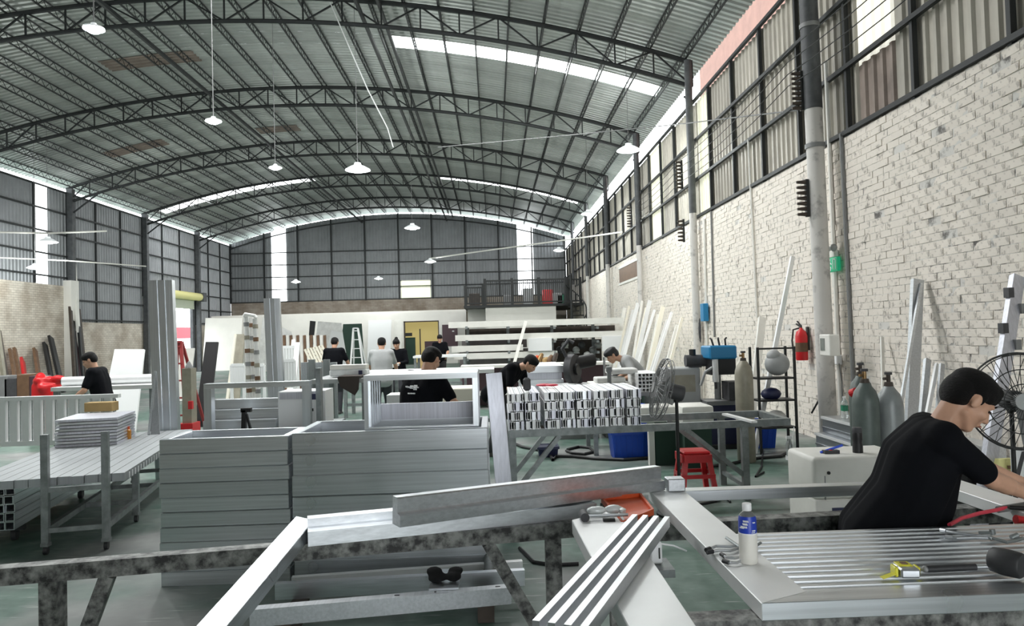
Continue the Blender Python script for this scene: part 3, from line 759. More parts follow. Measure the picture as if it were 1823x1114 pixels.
MB().hexa([(LX0, Y0, zt - h), (RX1, Y0, zt - h), (RX0, Y0 + .085, zt - h), (LX1, Y0 + .085, zt - h)], [(LX0, Y0, zt), (RX1, Y0, zt), (RX0, Y0 + .085, zt), (LX1, Y0 + .085, zt)]).bevel(.002).build('front_rail', 'alu_x', t)
MB().hexa([(LX1, Y1 - .085, zt - h), (RX0, Y1 - .085, zt - h), (RX1, Y1, zt - h), (LX0, Y1, zt - h)], [(LX1, Y1 - .085, zt), (RX0, Y1 - .085, zt), (RX1, Y1, zt), (LX0, Y1, zt)]).bevel(.002).build('back_rail', 'alu_x', t)
P0, P1 = Y0 + .087, 3.2
ns = 14; pw = (P1 - P0) / ns
sl = MB(); sl.prism([(-pw / 2, -.03), (-pw / 2, -.012), (-pw * .2, -.012), (-pw * .12, 0), (pw * .36, 0), (pw * .44, -.012), (pw / 2, -.012), (pw / 2, -.03)], (0, 0, 0), (RX0 - LX1 - .004, 0, 0), up=(0, 0, 1))
slm = sl.mesh('slat', 'alu_x')
for k in range(ns):
    inst(slm, 'slat', t, (LX1 + .002, P0 + (k + .5) * pw, zt - .004 - (.001 if k % 3 else .0)))
MB().b2((LX1, P0, zt - h + .002), (RX0, P1, zt - .036)).build('backing_sheet', 'alu_dull', t)

# ---- long stepped profile bridging the two frames, and a short one behind its end
def stepped(q, A, B, w, hh):
    prof = [(0, 0), (0, hh * .40), (.026, hh * .44), (.03, hh * .48), (.03, hh * .95), (.036, hh), (w, hh), (w, 0)]
    d = (B - A).normalized(); sn = V((-d.y, d.x, 0)).normalized(); u = d.cross(sn) * -1 if d.cross(sn).z < 0 else d.cross(sn)
    q.hexa([A + sn * s_ + u * z_ for s_, z_ in prof], [B + sn * s_ + u * z_ for s_, z_ in prof]); return q
A, B = AZ(712, 939, .905), AZ(1184, 872, .853)
stepped(MB(), A, B, .085, .125).solo('aluminium_profile', 'alu_bright', 'long stepped aluminium profile lying slantwise across the gap between the two frames', 'profile')
A, B = AZ(1186, 870, .853) + V((.02, .07, 0)), AZ(1212, 866, .853) + V((.06, .07, 0))
MB().b2((.935, 4.0, .852), (1.03, 4.09, .92)).bevel(.004).solo('aluminium_offcut', 'alu_dull', 'short aluminium offcut behind the right end of the long slanting profile', 'offcut')
# ---- triple-channel profile lying diagonally
zt = .872
TL, TR, BL_, BR = AZ(1140, 916, zt + .04), AZ(1178, 922, zt + .04), AZ(946, 1102, zt + .04), AZ(1048, 1125, zt + .04)
ax = ((BL_ + BR) / 2 - (TL + TR) / 2); axn = ax.normalized(); sd = V((-axn.y, axn.x, 0)).normalized()
wd = .165; c0 = (TL + TR) / 2; c1 = (BL_ + BR) / 2; c0.z = c1.z = zt
prof = [(-wd / 2, 0)]
for k in range(4):
    u0 = -wd / 2 + k * wd / 3.45; prof += [(u0, .045), (u0 + .022, .045)]
    if k < 3: prof += [(u0 + .022, .012), (u0 + wd / 3.45, .012)]
prof += [(prof[-1][0], 0)]
q = MB(); q.hexa([c0 + sd * s_ + V((0, 0, z_)) for s_, z_ in prof], [c1 + sd * s_ + V((0, 0, z_)) for s_, z_ in prof])
q.solo('channel_profile', 'alu_plain', 'aluminium channel profile with three grooves lying diagonally over the white bar', 'profile')
# orange tray under the hammer
t = thing('tool_tray', 'shallow orange-red tray under the tape-wrapped hammer', 'tray', tuple(AZ(1115, 897, .845) * 1.0))
P_ = [AZ(1072, 890, .85), AZ(1140, 884, .85), AZ(1162, 912, .85), AZ(1108, 935, .85)]
MB().hexa([x - V((0, 0, .012)) for x in P_][::-1], P_[::-1]).build('tray_base', 'orange', t)
q = MB()
for i in range(4): q.bar(P_[i] + V((0, 0, .004)), P_[(i + 1) % 4] + V((0, 0, .004)), .012, .03)
q.build('tray_rim', 'orange', t)
MB().bar(P_[0] - V((0, 0, .05)), P_[2] - V((0, 0, .05)), .03, .075).build('tray_foot', 'dark_steel', t)
# hammer lying on the right stile, white tape round its head
z0 = .885
t = thing('claw_hammer', 'small hammer with a tape-wrapped white head beside the orange tray', 'hammer', tuple(AZ(1060, 915, .867)))
hA, hB = AZ(1040, 918, z0), AZ(1118, 916, z0)
MB().tube(hA + V((0, -.035, 0)), hA + V((0, .045, 0)), .021, n=14).build('hammer_head', 'charcoal', t, True)
MB().tube(hA, hB, .008, n=8).build('handle', 'alu_plain', t, True)
q = MB(); q.sph(AZ(1062, 908, z0 + .005), (.05, .026, .02), 2); q.sph(AZ(1092, 906, z0 + .005), (.045, .024, .022), 2); q.sph(AZ(1108, 909, z0), (.02, .02, .018), 1)
q.build('tape_wrap', 'plastic_wrap', t, True)
MB().box(AZ(1084, 925, .872), (.055, .02, .014)).build('handle_grip', 'black', t)
# white power adapter on the floor beam between the frames
c = AZ(1166, 985, .80)
t = thing('power_adapter', 'white plug-in power adapter beside the diagonal channel profile', 'adapter', (c.x, c.y, .76))
MB().box((c.x, c.y, .81), (.05, .06, .09)).bevel(.006).build('adapter_body', 'white', t)
MB().box((c.x + .012, c.y - .031, .81), (.006, .004, .045)).build('slot', 'black', t)
MB().b2((c.x - .05, c.y - .1, .73), (c.x + .06, c.y + .06, .762)).build('adapter_bracket', 'grey_steel', t)
MB().path([(c.x + .025, c.y, .84), (c.x + .08, c.y, .83), (c.x + .14, c.y + .02, .8)], .004, 6).build('cord', 'white', t)

# ---- things lying on the panel
ZP = .851
c = AZ(1333, 1001, ZP)
t = thing('drink_bottle', 'plastic drink bottle with blue label, white cap and milky lower half on the panel frame', 'bottle', (c.x, c.y, ZP))
sc = 1.0
MB().lathe([(.0, 0), (.031, 0), (.0345, .006), (.0345, .105), (.034, .112)], c, 24).build('lower_body', 'bottle_white', t, True)
MB().lathe([(.034, .112), (.0335, .118), (.0335, .165), (.03, .178)], c, 24).build('label', 'label_blue', t, True)
MB().lathe([(.0345, .1115), (.0348, .113), (.034, .116)], c, 24).build('neck_ring', 'white', t, True)
MB().lathe([(.03, .178), (.022, .188), (.0155, .195), (.0155, .2), (0, .2)], c, 24).build('shoulder', 'clear', t, True)
MB().lathe([(.0165, .197), (.0172, .199), (.0172, .222), (.016, .224), (0, .224)], c, 20).build('cap', 'white', t, True)
q = MB(); fd = (EYE - c); fd.z = 0; fd.normalize(); rt = V((-fd.y, fd.x, 0)) * -1
def onlab(u, z):      # point on the label, u in radians from the camera-facing line
    return c + (fd * math.cos(u) + rt * -math.sin(u)) * .0345 + V((0, 0, z))
for (u0, u1, z, th) in ((-.1, .5, .163, .007), (.0, .55, .152, .008), (.05, .8, .141, .007), (.4, .95, .137, .004), (-.9, -.45, .128, .004), (-.85, -.4, .121, .003), (-.9, -.55, .158, .004)):
    for i in range(5):
        ua, ub = u0 + (u1 - u0) * i / 5, u0 + (u1 - u0) * (i + .72) / 5
        q.bar(onlab(-ua, z), onlab(-ub, z - .001), .002, th)
q.build('lettering', 'white', t)
def pliers(name, label, cat, pts_a, pts_b, jaw, r=.007, tip='rubber', grip=True):
    c_ = sum((V(p) for p in jaw), V((0, 0, 0))) / len(jaw)
    t = thing(name, label, cat, (c_.x, c_.y, ZP))
    MB().path(pts_a, r, 8).build('handle', 'alu_plain' if grip else 'alu_dull', t, True); MB().path(pts_b, r, 8).build('handle', 'alu_plain' if grip else 'alu_dull', t, True)
    q = MB(); q.path(jaw, r * 1.1, 6); q.sph(jaw[0], r * 1.7, 1); q.build('jaw', 'grey_steel', t, True)
    for pp in (pts_a, pts_b): MB().tube(pp[0], V(pp[0]) + (V(pp[1]) - V(pp[0])).normalized() * .028, r * 1.5, n=10).build('grip_end', tip, t, True)
    return t
Zp = lambda px, py, dz=.01: AZ(px, py, ZP + dz)
pliers('locking_pliers', 'locking pliers with pale handles lying left of the blue-labelled bottle', 'pliers', [Zp(1257, 979), Zp(1275, 972), Zp(1300, 973), Zp(1316, 970)], [Zp(1259, 983), Zp(1280, 979), Zp(1300, 980), Zp(1318, 974)], [Zp(1318, 974, .014), Zp(1306, 966, .014), Zp(1293, 957, .014)], .006)
pliers('nipping_pliers', 'small curved black-tipped pliers in front of the blue-labelled bottle', 'pliers', [Zp(1284, 986), Zp(1293, 992), Zp(1308, 993), Zp(1322, 990)], [Zp(1287, 998), Zp(1300, 1002), Zp(1312, 1001), Zp(1323, 995)], [Zp(1322, 992, .014), Zp(1334, 980, .014), Zp(1354, 966, .014)], .0055)
pliers('locking_clamp', 'long chrome locking clamp lying near the working hands on the panel', 'clamp', [Zp(1675, 943, .012), Zp(1695, 947, .016), Zp(1730, 952, .02), Zp(1762, 955, .02)], [Zp(1683, 955, .01), Zp(1703, 958, .012), Zp(1735, 957, .014), Zp(1764, 958, .014)], [Zp(1764, 957, .018), Zp(1792, 965, .014), Zp(1806, 962, .014), Zp(1822, 958, .014)], .0065, 'alu_plain', False)
q = MB(); q.tube(Zp(1742, 948, .015), Zp(1766, 948, .02), .006, n=8); q.tube(Zp(1766, 942, .03), Zp(1768, 951, .01), .011, n=10); q.tube(Zp(1800, 957, .02), Zp(1812, 952, .03), .01, n=10)
q.solo('clamp_screw', 'grey_steel', 'loose clamp screw with knurled head behind the chrome locking clamp', 'screw')
# tape measure
c = AZ(1617, 1026, ZP); ux = V((1, -.12, 0)).normalized()
t = thing('tape_measure', 'yellow and chrome tape measure lying left of the black mallet handle', 'tape measure', (c.x, c.y, ZP))
R2 = Matrix.Rotation(-.12, 3, 'Z')
MB().lathe([(.0, 0), (.032, 0), (.035, .005), (.035, .028), (.03, .034), (0, .034)], c + V((0, .03, 0)), 20).build('case', 'alu_plain', t, True)
MB().box(c + V((0, .0, .017)), (.066, .05, .032), R2).bevel(.006).build('case_corner', 'alu_plain', t)
MB().box(c + V((-.0, .03, .034)), (.05, .05, .006), R2).bevel(.003).build('badge', 'yellow', t)
MB().box(c + V((.002, .03, .038)), (.022, .022, .003), R2).build('emblem', 'brown', t)
MB().box(c + V((-.04, .016, .018)), (.012, .045, .034), R2).bevel(.003).build('mouth', 'yellow', t); MB().box(c + V((.04, .018, .016)), (.014, .04, .03), R2).bevel(.004).build('bumper', 'yellow', t)
MB().poly([c + V((-.045, -.008, .012)), c + V((-.045, .018, .012)), c + V((-.1, .004, .002)), c + V((-.1, -.022, .002))], .0015).build('blade', 'yellow', t)
# rubber mallet
hA, hB, hC = AZ(1648, 1013, ZP + .018), AZ(1737, 1009, ZP + .022), AZ(1792, 1007, ZP + .035)
t = thing('rubber_mallet', 'black rubber mallet with chrome shaft lying on the ribbed panel', 'mallet', (hC.x, hC.y, ZP))
MB().tube(hA, hB, .0125, .0115, n=14).build('grip', 'rubber', t, True); MB().sph(hA, (.015, .013, .013), 2).build('pommel', 'mid_grey', t, True)
MB().tube(hB, hC, .0065, n=10).build('shaft', 'alu_plain', t, True)
hd = V((.5, -.8, -.02)).normalized(); hq = V((0, 0, 1)).rotation_difference(hd).to_matrix().to_4x4()
c = hC + V((.0, 0, .012)); MB().lathe([(0, -.05), (.036, -.05), (.042, -.044), (.046, -.01), (.046, .01), (.044, .044), (.039, .05), (0, .05)], c, 24, hq).build('head', 'rubber', t, True)
# pink air hose and red driver at the worker's hands
hz0 = AZ(1700, 928, .86)
t = thing('air_driver', 'red-handled air screwdriver on a pink hose by the working hands', 'air tool', tuple(AZ(1790, 905, .85)))
MB().path([AY(1690, 934, 3.22), AY(1712, 922, 3.3), AY(1745, 913, 3.36), AY(1772, 908, 3.4), AY(1792, 903, 3.42)], .009, 8).build('hose', 'pink_red', t, True)
MB().tube(AY(1776, 907, 3.42), AY(1838, 897, 3.44), .016, n=12).build('tool_body', 'mid_grey', t, True)
MB().tube(AY(1808, 924, 3.3), AY(1850, 932, 3.3), .02, n=12).build('tool_handle', 'red', t, True)
MB().tube(AY(1798, 903, 3.4), AY(1835, 905, 3.36), .01, n=10).build('nozzle', 'black', t, True)

# ---- the worker bending over the panel
W = 3.46
hipx = AY(1566, 930, W).x
person('man in a black t-shirt bending over the ribbed panel at the right', (hipx, W, 0), -.32, lean=.52, wl=(.68, .36, .95), wr_=(.7, .06, .9), pitch=.68, hyaw=.2, pants='trouser_grey',
       girth=1.2, vox=.0075, hip=.765, curl=.9, h=1.76, elb=((0, .7, -.7), (.1, -.35, -.9)), neck=.64, hs=1.1, hdrop=.0)
# ================================================================== middle distance
def frame_thing(label, x0, y0, x1, y1, z0, h, bw, mats_, group, jit=0.0, name='aluminium_surround'):
    t = thing(name, label, 'frame', ((x0 + x1) / 2, (y0 + y1) / 2, z0), group)
    j = lambda: random.uniform(-jit, jit)
    a, b_, c, d = x0 + j(), x1 + j(), y0 + j(), y1 + j(); z1 = z0 + h - .002
    lip = .006
    for (u0, v0, u1, v1, nm) in ((a, c, b_, c + bw, 'front_bar'), (a, d - bw, b_, d, 'back_bar'), (a, c + bw, a + bw, d - bw, 'side_bar'), (b_ - bw, c + bw, b_, d - bw, 'side_bar')):
        q = MB(); q.b2((u0, v0, z0), (u1, v1, z1))
        q.bevel(.0045)
        q.build(nm, mats_, t)
    return t
n = 10
for k in range(n):
    frame_thing('open aluminium frame, %s from the top of the narrower left stack' % ORD[n - 1 - k] if k < n - 1 else 'open aluminium frame on top of the narrower left stack', -2.42, 5.33, -1.5, 5.84, k * .105, .105, .05, 'alu_x', 'frames in the left stack', .006)
n = 7
for k in range(n):
    frame_thing('open aluminium frame, %s from the top of the wider right stack' % ORD[n - 1 - k] if k < n - 1 else 'open aluminium frame on top of the wider right stack', -1.475, 5.33, -.06, 6.08, k * .152, .152, .05, 'alu_x', 'frames in the right stack', .005)
# box frame standing on the wider stack
t = thing('open_box', 'open box-shaped aluminium frame standing on the wider stack of frames', 'frame', (-.53, 5.75, 1.064))
zb = 1.065; zt_ = 1.46; X0, X1, YA, YC = -.965, -.125, 5.42, 6.02
MB().b2((X0, YA, zb), (X0 + .03, YC, zt_ - .04)).build('side_panel', 'alu_z', t); MB().b2((X1 - .04, YA, zb), (X1, YC, zt_ - .04)).build('side_panel', 'alu_z', t)
for k in range(5): MB().b2((X0 + .03, YA + .06 + k * .11, zb), (X0 + .042, YA + .11 + k * .11, zt_ - .04)).build('rib', 'alu_z', t)
MB().b2((X0, YA, zt_ - .04), (X1, YC, zt_)).build('top_panel', 'alu_bright', t)
MB().b2((X0 + .03, YC - .03, zb), (X1 - .04, YC, zb + .13)).build('back_rail', 'alu_film', t); MB().b2((X0 + .03, YA, zb), (X1 - .04, YA + .02, zb + .012)).build('front_lip', 'alu_x', t)
# plank leaning at the end of the stack
A, B = AY(879, 664, 6.35), AY(905, 944, 6.2); B.z = 0.0
MB().bar(B, A, .14, .05, up=(0, -1, 0)).bevel(.004).solo('leaning_plank', 'alu_film', 'film-covered aluminium plank leaning upright between the frame stack and the steel bench', 'plank')
# ---- steel bench with bundles of short profiles
t = thing('steel_bench', 'grey welded steel bench carrying the bundles of short profiles', 'bench', (1.5, 7.5, 0))
zt = .8; fy = lambda x: 7.1 + .09 * x; by = lambda x: 7.95 + .05 * x
bx0, bx1 = .12, 2.98
MB().bar((bx0, fy(bx0), zt - .035), (bx1, fy(bx1), zt - .035), .06, .07).build('front_beam', 'grey_steel', t)
MB().bar((bx0, by(bx0), zt - .035), (bx1, by(bx1), zt - .035), .06, .07).build('back_beam', 'grey_steel', t)
for x in (bx0 + .03, 1.3, bx1 - .03): MB().bar((x, fy(x) + .03, zt - .035), (x, by(x) - .03, zt - .035), .06, .07).build('cross_beam', 'grey_steel', t)
for x in (bx0 + .04, 2.5):
    for yy in (fy(x), by(x)): leg(t, x, yy, zt - .07, .065, 'grey_steel')
    MB().bar((x, fy(x), .14), (x, by(x), .14), .04, .04).build('stretcher', 'grey_steel', t)
for yy in (fy, by):
    MB().bar((bx0 + .5, yy(.5), zt - .07), (bx0 + .05, yy(.1), .2), .045, .045).build('brace', 'grey_steel', t)
    MB().bar((1.9, yy(1.9), zt - .07), (2.48, yy(2.5), .25), .045, .045).build('brace', 'grey_steel', t)
A, B = AZ(1290, 737, .81), AZ(1343, 751, .81)
MB().bar(A, B, .06, .02).solo('aluminium_strip', 'alu_white', 'short white aluminium strip lying across the right end of the grey bench', 'strip')
def make_bundle(seed):
    r = random.Random(seed); root = thing('profile_bundle', 'x', 'bundle', (0, 0, 0), 'bundles of short profiles on the grey bench')
    x = 0
    ws = [.036, .018, .026, .03, .02, .018]; r.shuffle(ws)
    for w_ in ws:
        q = MB(); y0 = r.uniform(-.012, .008); hh = .084 + r.uniform(-.004, .003)
        if w_ > .028: q.b2((x, y0, 0), (x + w_ - .003, .9, hh)); 
        else:
            q.b2((x, y0, 0), (x + .005, .9, hh)); q.b2((x + .005, y0 + .012, 0), (x + w_ - .003, .9, .008)); q.b2((x + .005, y0 + .012, hh - .008), (x + w_ - .003, .9, hh))
        q.build('profile', r.choice(['alu_white', 'alu_white', 'alu_film', 'alu_white', 'alu_plain']), root); x += w_
    q = MB(); return root
protos = [make_bundle(k) for k in range(5)]
used = [False] * 5
colx = [.13, .296, .482, .632, .80, .965, 1.125, 1.3]
for c_, x in enumerate(colx):
    for l_ in range(4):
        k = (c_ * 3 + l_ * 2 + c_ // 2) % 5
        o = copy_tree(protos[k]) if used[k] else protos[k]
        used[k] = True
        o.location = (x + random.uniform(-.006, .006), fy(x) - .02 + random.uniform(-.02, .02), zt + l_ * .09)
        o['label'] = 'bundle of short profiles, %s column from the left, %s layer' % (ORD[c_], ['bottom', 'second', 'third', 'top'][l_])
# things on and around the bundles
MB().box((.32, 7.25, 1.16 + .07), (.075, .06, .13)).bevel(.02).solo('square_bottle', 'charcoal', 'dark grey rounded box standing on the leftmost bundles', 'box')
q = MB(); q.sph((.52, 7.7, 1.185), (.09, .05, .016), 2); q.sph((.6, 7.65, 1.185), (.07, .04, .014), 2); q.solo('pink_rag', 'pink_red', 'crumpled pink rag lying on the bundles beside the bent man', 'rag', smooth=True)
# ---- crates, stool, fan
def crate(label, x, y, w_, d_, h_, m):
    t = thing('storage_crate', label, 'crate', (x, y, 0))
    q = MB(); q.hexa([(x - w_ * .44, y - d_ * .42, 0), (x + w_ * .44, y - d_ * .42, 0), (x + w_ * .44, y + d_ * .42, 0), (x - w_ * .44, y + d_ * .42, 0)], [(x - w_ / 2, y - d_ / 2, h_), (x + w_ / 2, y - d_ / 2, h_), (x + w_ / 2, y + d_ / 2, h_), (x - w_ / 2, y + d_ / 2, h_)]); q.build('bin', m, t)
    for k in range(7):
        u = (k / 6 - .5) * .84
        MB().bar((x + w_ * u * .9, y - d_ * .425, .03), (x + w_ * u, y - d_ * .497, h_ - .04), .012, .012, up=(0, -1, 0)).build('rib', m, t)
    q = MB(); r = .012
    for (a, b_) in (((-1, -1), (1, -1)), ((1, -1), (1, 1)), ((1, 1), (-1, 1)), ((-1, 1), (-1, -1))):
        q.bar((x + a[0] * w_ / 2, y + a[1] * d_ / 2, h_ - .01), (x + b_[0] * w_ / 2, y + b_[1] * d_ / 2, h_ - .01), .03, .035)
    q.build('rim', m, t); return t
crate('blue plastic crate on the floor below the bundles of profiles', 1.83, 10.0, .55, .4, .36, 'blue')
crate('blue plastic crate on the floor below the right end of the grey bench', 3.72, 10.5, .55, .4, .38, 'blue')
crate('violet-blue shallow tub far under the left of the grey bench', .72, 10.3, .28, .3, .14, 'navy')
def stool(x, y, h_, label):
    t = thing('plastic_stool', label, 'stool', (x, y, 0)); w1, w2 = .14, .2
    MB().b2((x - w1, y - w1, h_ - .03), (x + w1, y + w1, h_)).bevel(.012).build('seat', 'red', t)
    for sx in (-1, 1):
        for sy in (-1, 1):
            q = MB(); q.hexa([(x + sx * w2, y + sy * w2, 0), (x + sx * (w2 - .05), y + sy * w2, 0), (x + sx * (w2 - .05), y + sy * (w2 - .05), 0), (x + sx * w2, y + sy * (w2 - .05), 0)],
                             [(x + sx * w1, y + sy * w1, h_ - .03), (x + sx * (w1 - .05), y + sy * w1, h_ - .03), (x + sx * (w1 - .05), y + sy * (w1 - .05), h_ - .03), (x + sx * w1, y + sy * (w1 - .05), h_ - .03)]); q.build('leg', 'red', t)
    for (ax, s_) in ((0, -1), (0, 1), (1, -1), (1, 1)):
        q = MB(); m = .165; e = w1 + (w2 - w1) * .5
        q.b2((x - m, y + s_ * e - .006, .2), (x + m, y + s_ * e + .006, .24)) if ax == 0 else q.b2((x + s_ * e - .006, y - m, .2), (x + s_ * e + .006, y + m, .24))
        e2 = w1 + .012
        q.b2((x - w1, y + s_ * e2 - .012, .36), (x + w1, y + s_ * e2, h_ - .03)) if ax == 0 else q.b2((x + s_ * e2 - .012, y - w1, .36), (x + s_ * e2, y + w1, h_ - .03))
        q.build('apron', 'red', t)
    return t
stool(2.06, 7.62, .47, 'red plastic stool under the grey bench beside the fan pole')
def fan(label, c, rad, nrm, m='black_iron', pole=True, hub='mid_grey', floor=0.0, tilt=0):
    c = V(c); n = V(nrm).normalized(); t = thing('pedestal_fan', label, 'fan', (c.x, c.y, floor))
    u = n.cross(V((0, 0, 1))).normalized(); v = u.cross(n)
    P = lambda r, a, o: c + (u * math.cos(a) + v * math.sin(a)) * r + n * o
    for k, (r, o) in enumerate(((rad, 0), (rad * .97, .035), (rad * .97, -.035), (rad * .66, .06), (rad * .36, .07))):
        MB().path([P(r, 2 * PI * i / 40, o) for i in range(40)], .007 if k < 1 else .004, 6, True).build('guard_ring', m, t)
    ns = 36
    for i in range(ns):
        a = 2 * PI * i / ns
        MB().path([P(rad * .16, a, .075), P(rad * .6, a + .12, .066), P(rad * .97, a + .2, .035), P(rad, a + .2, 0)], .0028, 5).build('guard_wire', m, t)
    for i in range(18):
        a = 2 * PI * i / 18
        MB().path([P(rad * .2, a, -.07), P(rad * .7, a, -.06), P(rad, a, 0)], .0028, 5).build('guard_wire', m, t)
    for i in range(3):
        a = 2 * PI * i / 3 + .4
        q = MB(); q.hexa([P(rad * .14, a - .3, .012), P(rad * .85, a - .32, .03), P(rad * .9, a + .1, -.005), P(rad * .16, a + .5, -.02)], [P(rad * .14, a - .3, .016), P(rad * .85, a - .32, .034), P(rad * .9, a + .1, -.001), P(rad * .16, a + .5, -.016)]); q.build('blade', 'mid_grey', t)
    MB().tube(c + n * .06, c + n * .085, rad * .17, n=20).build('hub_badge', hub, t, True); MB().tube(c - n * .03, c + n * .03, .05, n=14).build('rotor', 'mid_grey', t, True)
    MB().tube(c - n * .21, c - n * .06, .075, n=18).bevel(.01).build('motor', 'charcoal', t, True)
    b_ = c - n * .14
    MB().tube((b_.x, b_.y, floor + .03), (b_.x, b_.y, b_.z - .03), .016, n=12).build('pole', 'black_iron', t, True); MB().tube((b_.x, b_.y, b_.z - .09), (b_.x, b_.y, b_.z - .02), .03, n=12).build('clamp', 'black_iron', t, True)
    MB().lathe([(.0, 0), (.22, 0), (.22, .02), (.06, .05), (.02, .06), (0, .06)], (b_.x, b_.y, floor), 24).build('base', 'black_iron', t, True)
    return t
fan('grey pedestal fan seen edge-on in front of the grey bench', AY(1178, 692, 6.85), .29, (-.96, .02, .25), 'mid_grey')
fan('large black pedestal fan cut off by the right edge behind the worker', AY(1815, 714, 5.3), .355, (-.25, -1, .03), 'black_iron', hub='grey')
# ---- gas cylinders
def cylinder(label, x, y, h_, r, m, cap='brass'):
    t = thing('gas_cylinder', label, 'gas cylinder', (x, y, 0))
    MB().lathe([(0, 0), (r * .9, 0), (r, .02), (r, h_ - .19), (r * .96, h_ - .14), (r * .8, h_ - .075), (r * .5, h_ - .03), (.038, h_), (0, h_)], (x, y, 0), 28).build('body', m, t, True)
    MB().lathe([(.036, h_ - .012), (.04, h_), (.034, h_ + .035), (0, h_ + .035)], (x, y, 0), 16).build('neck_ring', 'dark_wood', t, True)
    q = MB(); q.tube((x, y, h_ + .03), (x, y, h_ + .1), .018, n=10); q.build('valve', cap, t, True)
    MB().tube((x, y, h_ + .065), (x - .05, y - .01, h_ + .065), .013, n=10).build('outlet', cap, t, True); MB().tube((x, y, h_ + .1), (x, y, h_ + .122), .032, n=12).build('handwheel', 'charcoal', t, True)
    return t
cylinder('dark green gas cylinder standing left in the trio behind the worker', 3.25, 6.35, 1.22, .112, 'cylinder_green')
cylinder('pale grey gas cylinder nearest the worker\'s back', 3.49, 6.4, 1.18, .114, 'cylinder_grey', 'dark_wood')
cylinder('dark gas cylinder half hidden between the green and the grey one', 3.52, 6.95, 1.24, .11, 'cylinder_green', 'dark_wood')
cylinder('olive grey gas cylinder beside the blue-topped machine', AY(1323, 640, 9.35).x, 9.35, 1.3, .115, 'cylinder_olive')
# pile of long profiles on the floor by the wall
for k, (dx, z0, hh, lab) in enumerate(((0, 0, .2, 'bottom'), (.09, .2, .2, 'middle'), (.18, .4, .2, 'top'))):
    t = thing('long_profile', 'long aluminium profile on the wall side floor, %s of the stepped pile' % lab, 'profile', (4.2 + dx, 7.7, z0), 'stepped pile of long profiles')
    x = 3.9 + dx
    MB().b2((x, 6.55, z0), (x + .55, 9.05, z0 + hh - .004)).build('box_section', 'alu_dull' if k == 0 else 'alu_y', t)
    MB().b2((x - .02, 6.55, z0 + hh - .035), (x, 9.05, z0 + hh - .004)).build('flange', 'alu_white', t)
    MB().b2((x - .012, 6.55, z0 + .05), (x, 9.05, z0 + .07)).build('groove_lip', 'alu_y', t)
# white machine behind the worker
x0, x1, y0, y1, zt = 2.24, 2.95, 5.15, 5.62, .80
t = thing('white_machine', 'white rounded welding machine cabinet behind the worker, tools on its top', 'machine', ((x0 + x1) / 2, (y0 + y1) / 2, 0))
MB().b2((x0, y0, .5), (x1, y1, zt)).bevel(.035, 3).build('upper_shell', 'off_white', t, True)
MB().b2((x0 + .01, y0 + .01, .05), (x1 - .01, y1, .5)).bevel(.01).build('lower_body', 'off_white', t, True)
MB().b2((x0 + .13, y0 - .002, .08), (x1 - .05, y0 + .02, .44)).build('dark_panel', 'navy', t)
MB().b2((x0 + .15, y0 - .006, .60), (x1 - .1, y0 + .01, .615)).build('vent_slot', 'mid_grey', t)
MB().b2((x0 + .08, y0 - .004, .5), (x0 + .085, y0 + .01, .67)).build('seam', 'mid_grey', t)
MB().tube((x0 + .11, y0 - .008, .69), (x0 + .11, y0 + .01, .69), .012, n=10).build('knob', 'black', t)
for dx in (.045, .085): MB().tube((x0 + dx, y0 - .03, .38), (x0 + dx, y0 + .02, .38), .017, n=12).build('cable_plug', 'black', t, True)
MB().path([(x0 + .085, y0 - .02, .37), (x0 + .07, y0 - .04, .28), (x0 + .02, y0 - .05, .15)], .006, 6).build('cable', 'grey', t)
for (dx, dy) in ((.05, .06), (.05, .4), (.62, .06), (.62, .4)): MB().tube((x0 + dx, y0 + dy, 0), (x0 + dx, y0 + dy, .055), .02, n=10).build('foot', 'black', t)
c = V((AY(1527, 800, 5.3).x, 5.3, zt))
t = thing('thermos_flask', 'black ribbed thermos flask standing on the white machine', 'flask', tuple(c))
MB().lathe([(0, 0), (.036, 0), (.036, .06), (.031, .075), (.035, .095), (.035, .14), (.033, .146)], c, 20).build('body', 'black', t, True); MB().lathe([(.033, .146), (.034, .15), (.034, .178), (.03, .184), (0, .184)], c, 20).build('lid', 'charcoal', t, True)
q = MB(); q.box((c.x - .2, 5.3, zt + .012), (.11, .05, .024)); q.solo('wire_stripper', 'charcoal', 'dark tool lying left of the thermos on the white machine', 'tool')
MB().tube((c.x - .27, 5.32, zt + .005), (c.x - .12, 5.28, zt + .06), .009, n=8).solo('screwdriver', 'bright_blue', 'blue-handled screwdriver lying on the white machine', 'screwdriver')
MB().sph((x0 + .2, 5.3, zt + .015), (.022, .022, .016), 2).solo('red_stopper', 'red', 'small red cap on the left of the white machine top', 'cap', smooth=True)
# bottles on floor and pile
def bottle(label, c, r, h_, m, lab=None, cap='white'):
    c = V(c); t = thing('plastic_bottle', label, 'bottle', tuple(c))
    MB().lathe([(0, 0), (r, 0), (r, h_ * .66), (r * .85, h_ * .76), (r * .4, h_ * .9), (r * .4, h_ * .93), (0, h_ * .93)], c, 18).build('body', m, t, True)
    if lab: MB().lathe([(r * 1.02, h_ * .34), (r * 1.02, h_ * .6)], c, 18).build('label', lab, t, True)
    MB().lathe([(r * .45, h_ * .92), (r * .45, h_), (0, h_)], c, 12).build('cap', cap, t, True); return t
bottle('clear plastic bottle with green label on the top profile by the white wall', (4.22, 8.75, .6), .042, .26, 'clear', 'green')
c = AZ(1406, 818, 0)
t = thing('spray_bottle', 'clear spray bottle with white base on the floor near the grey bench', 'bottle', tuple(c))
MB().lathe([(0, 0), (.05, 0), (.05, .05), (0, .05)], c, 18).build('white_base', 'white', t, True); MB().lathe([(.04, .05), (.042, .2), (.02, .26), (0, .26)], c, 18).build('body', 'clear', t, True)
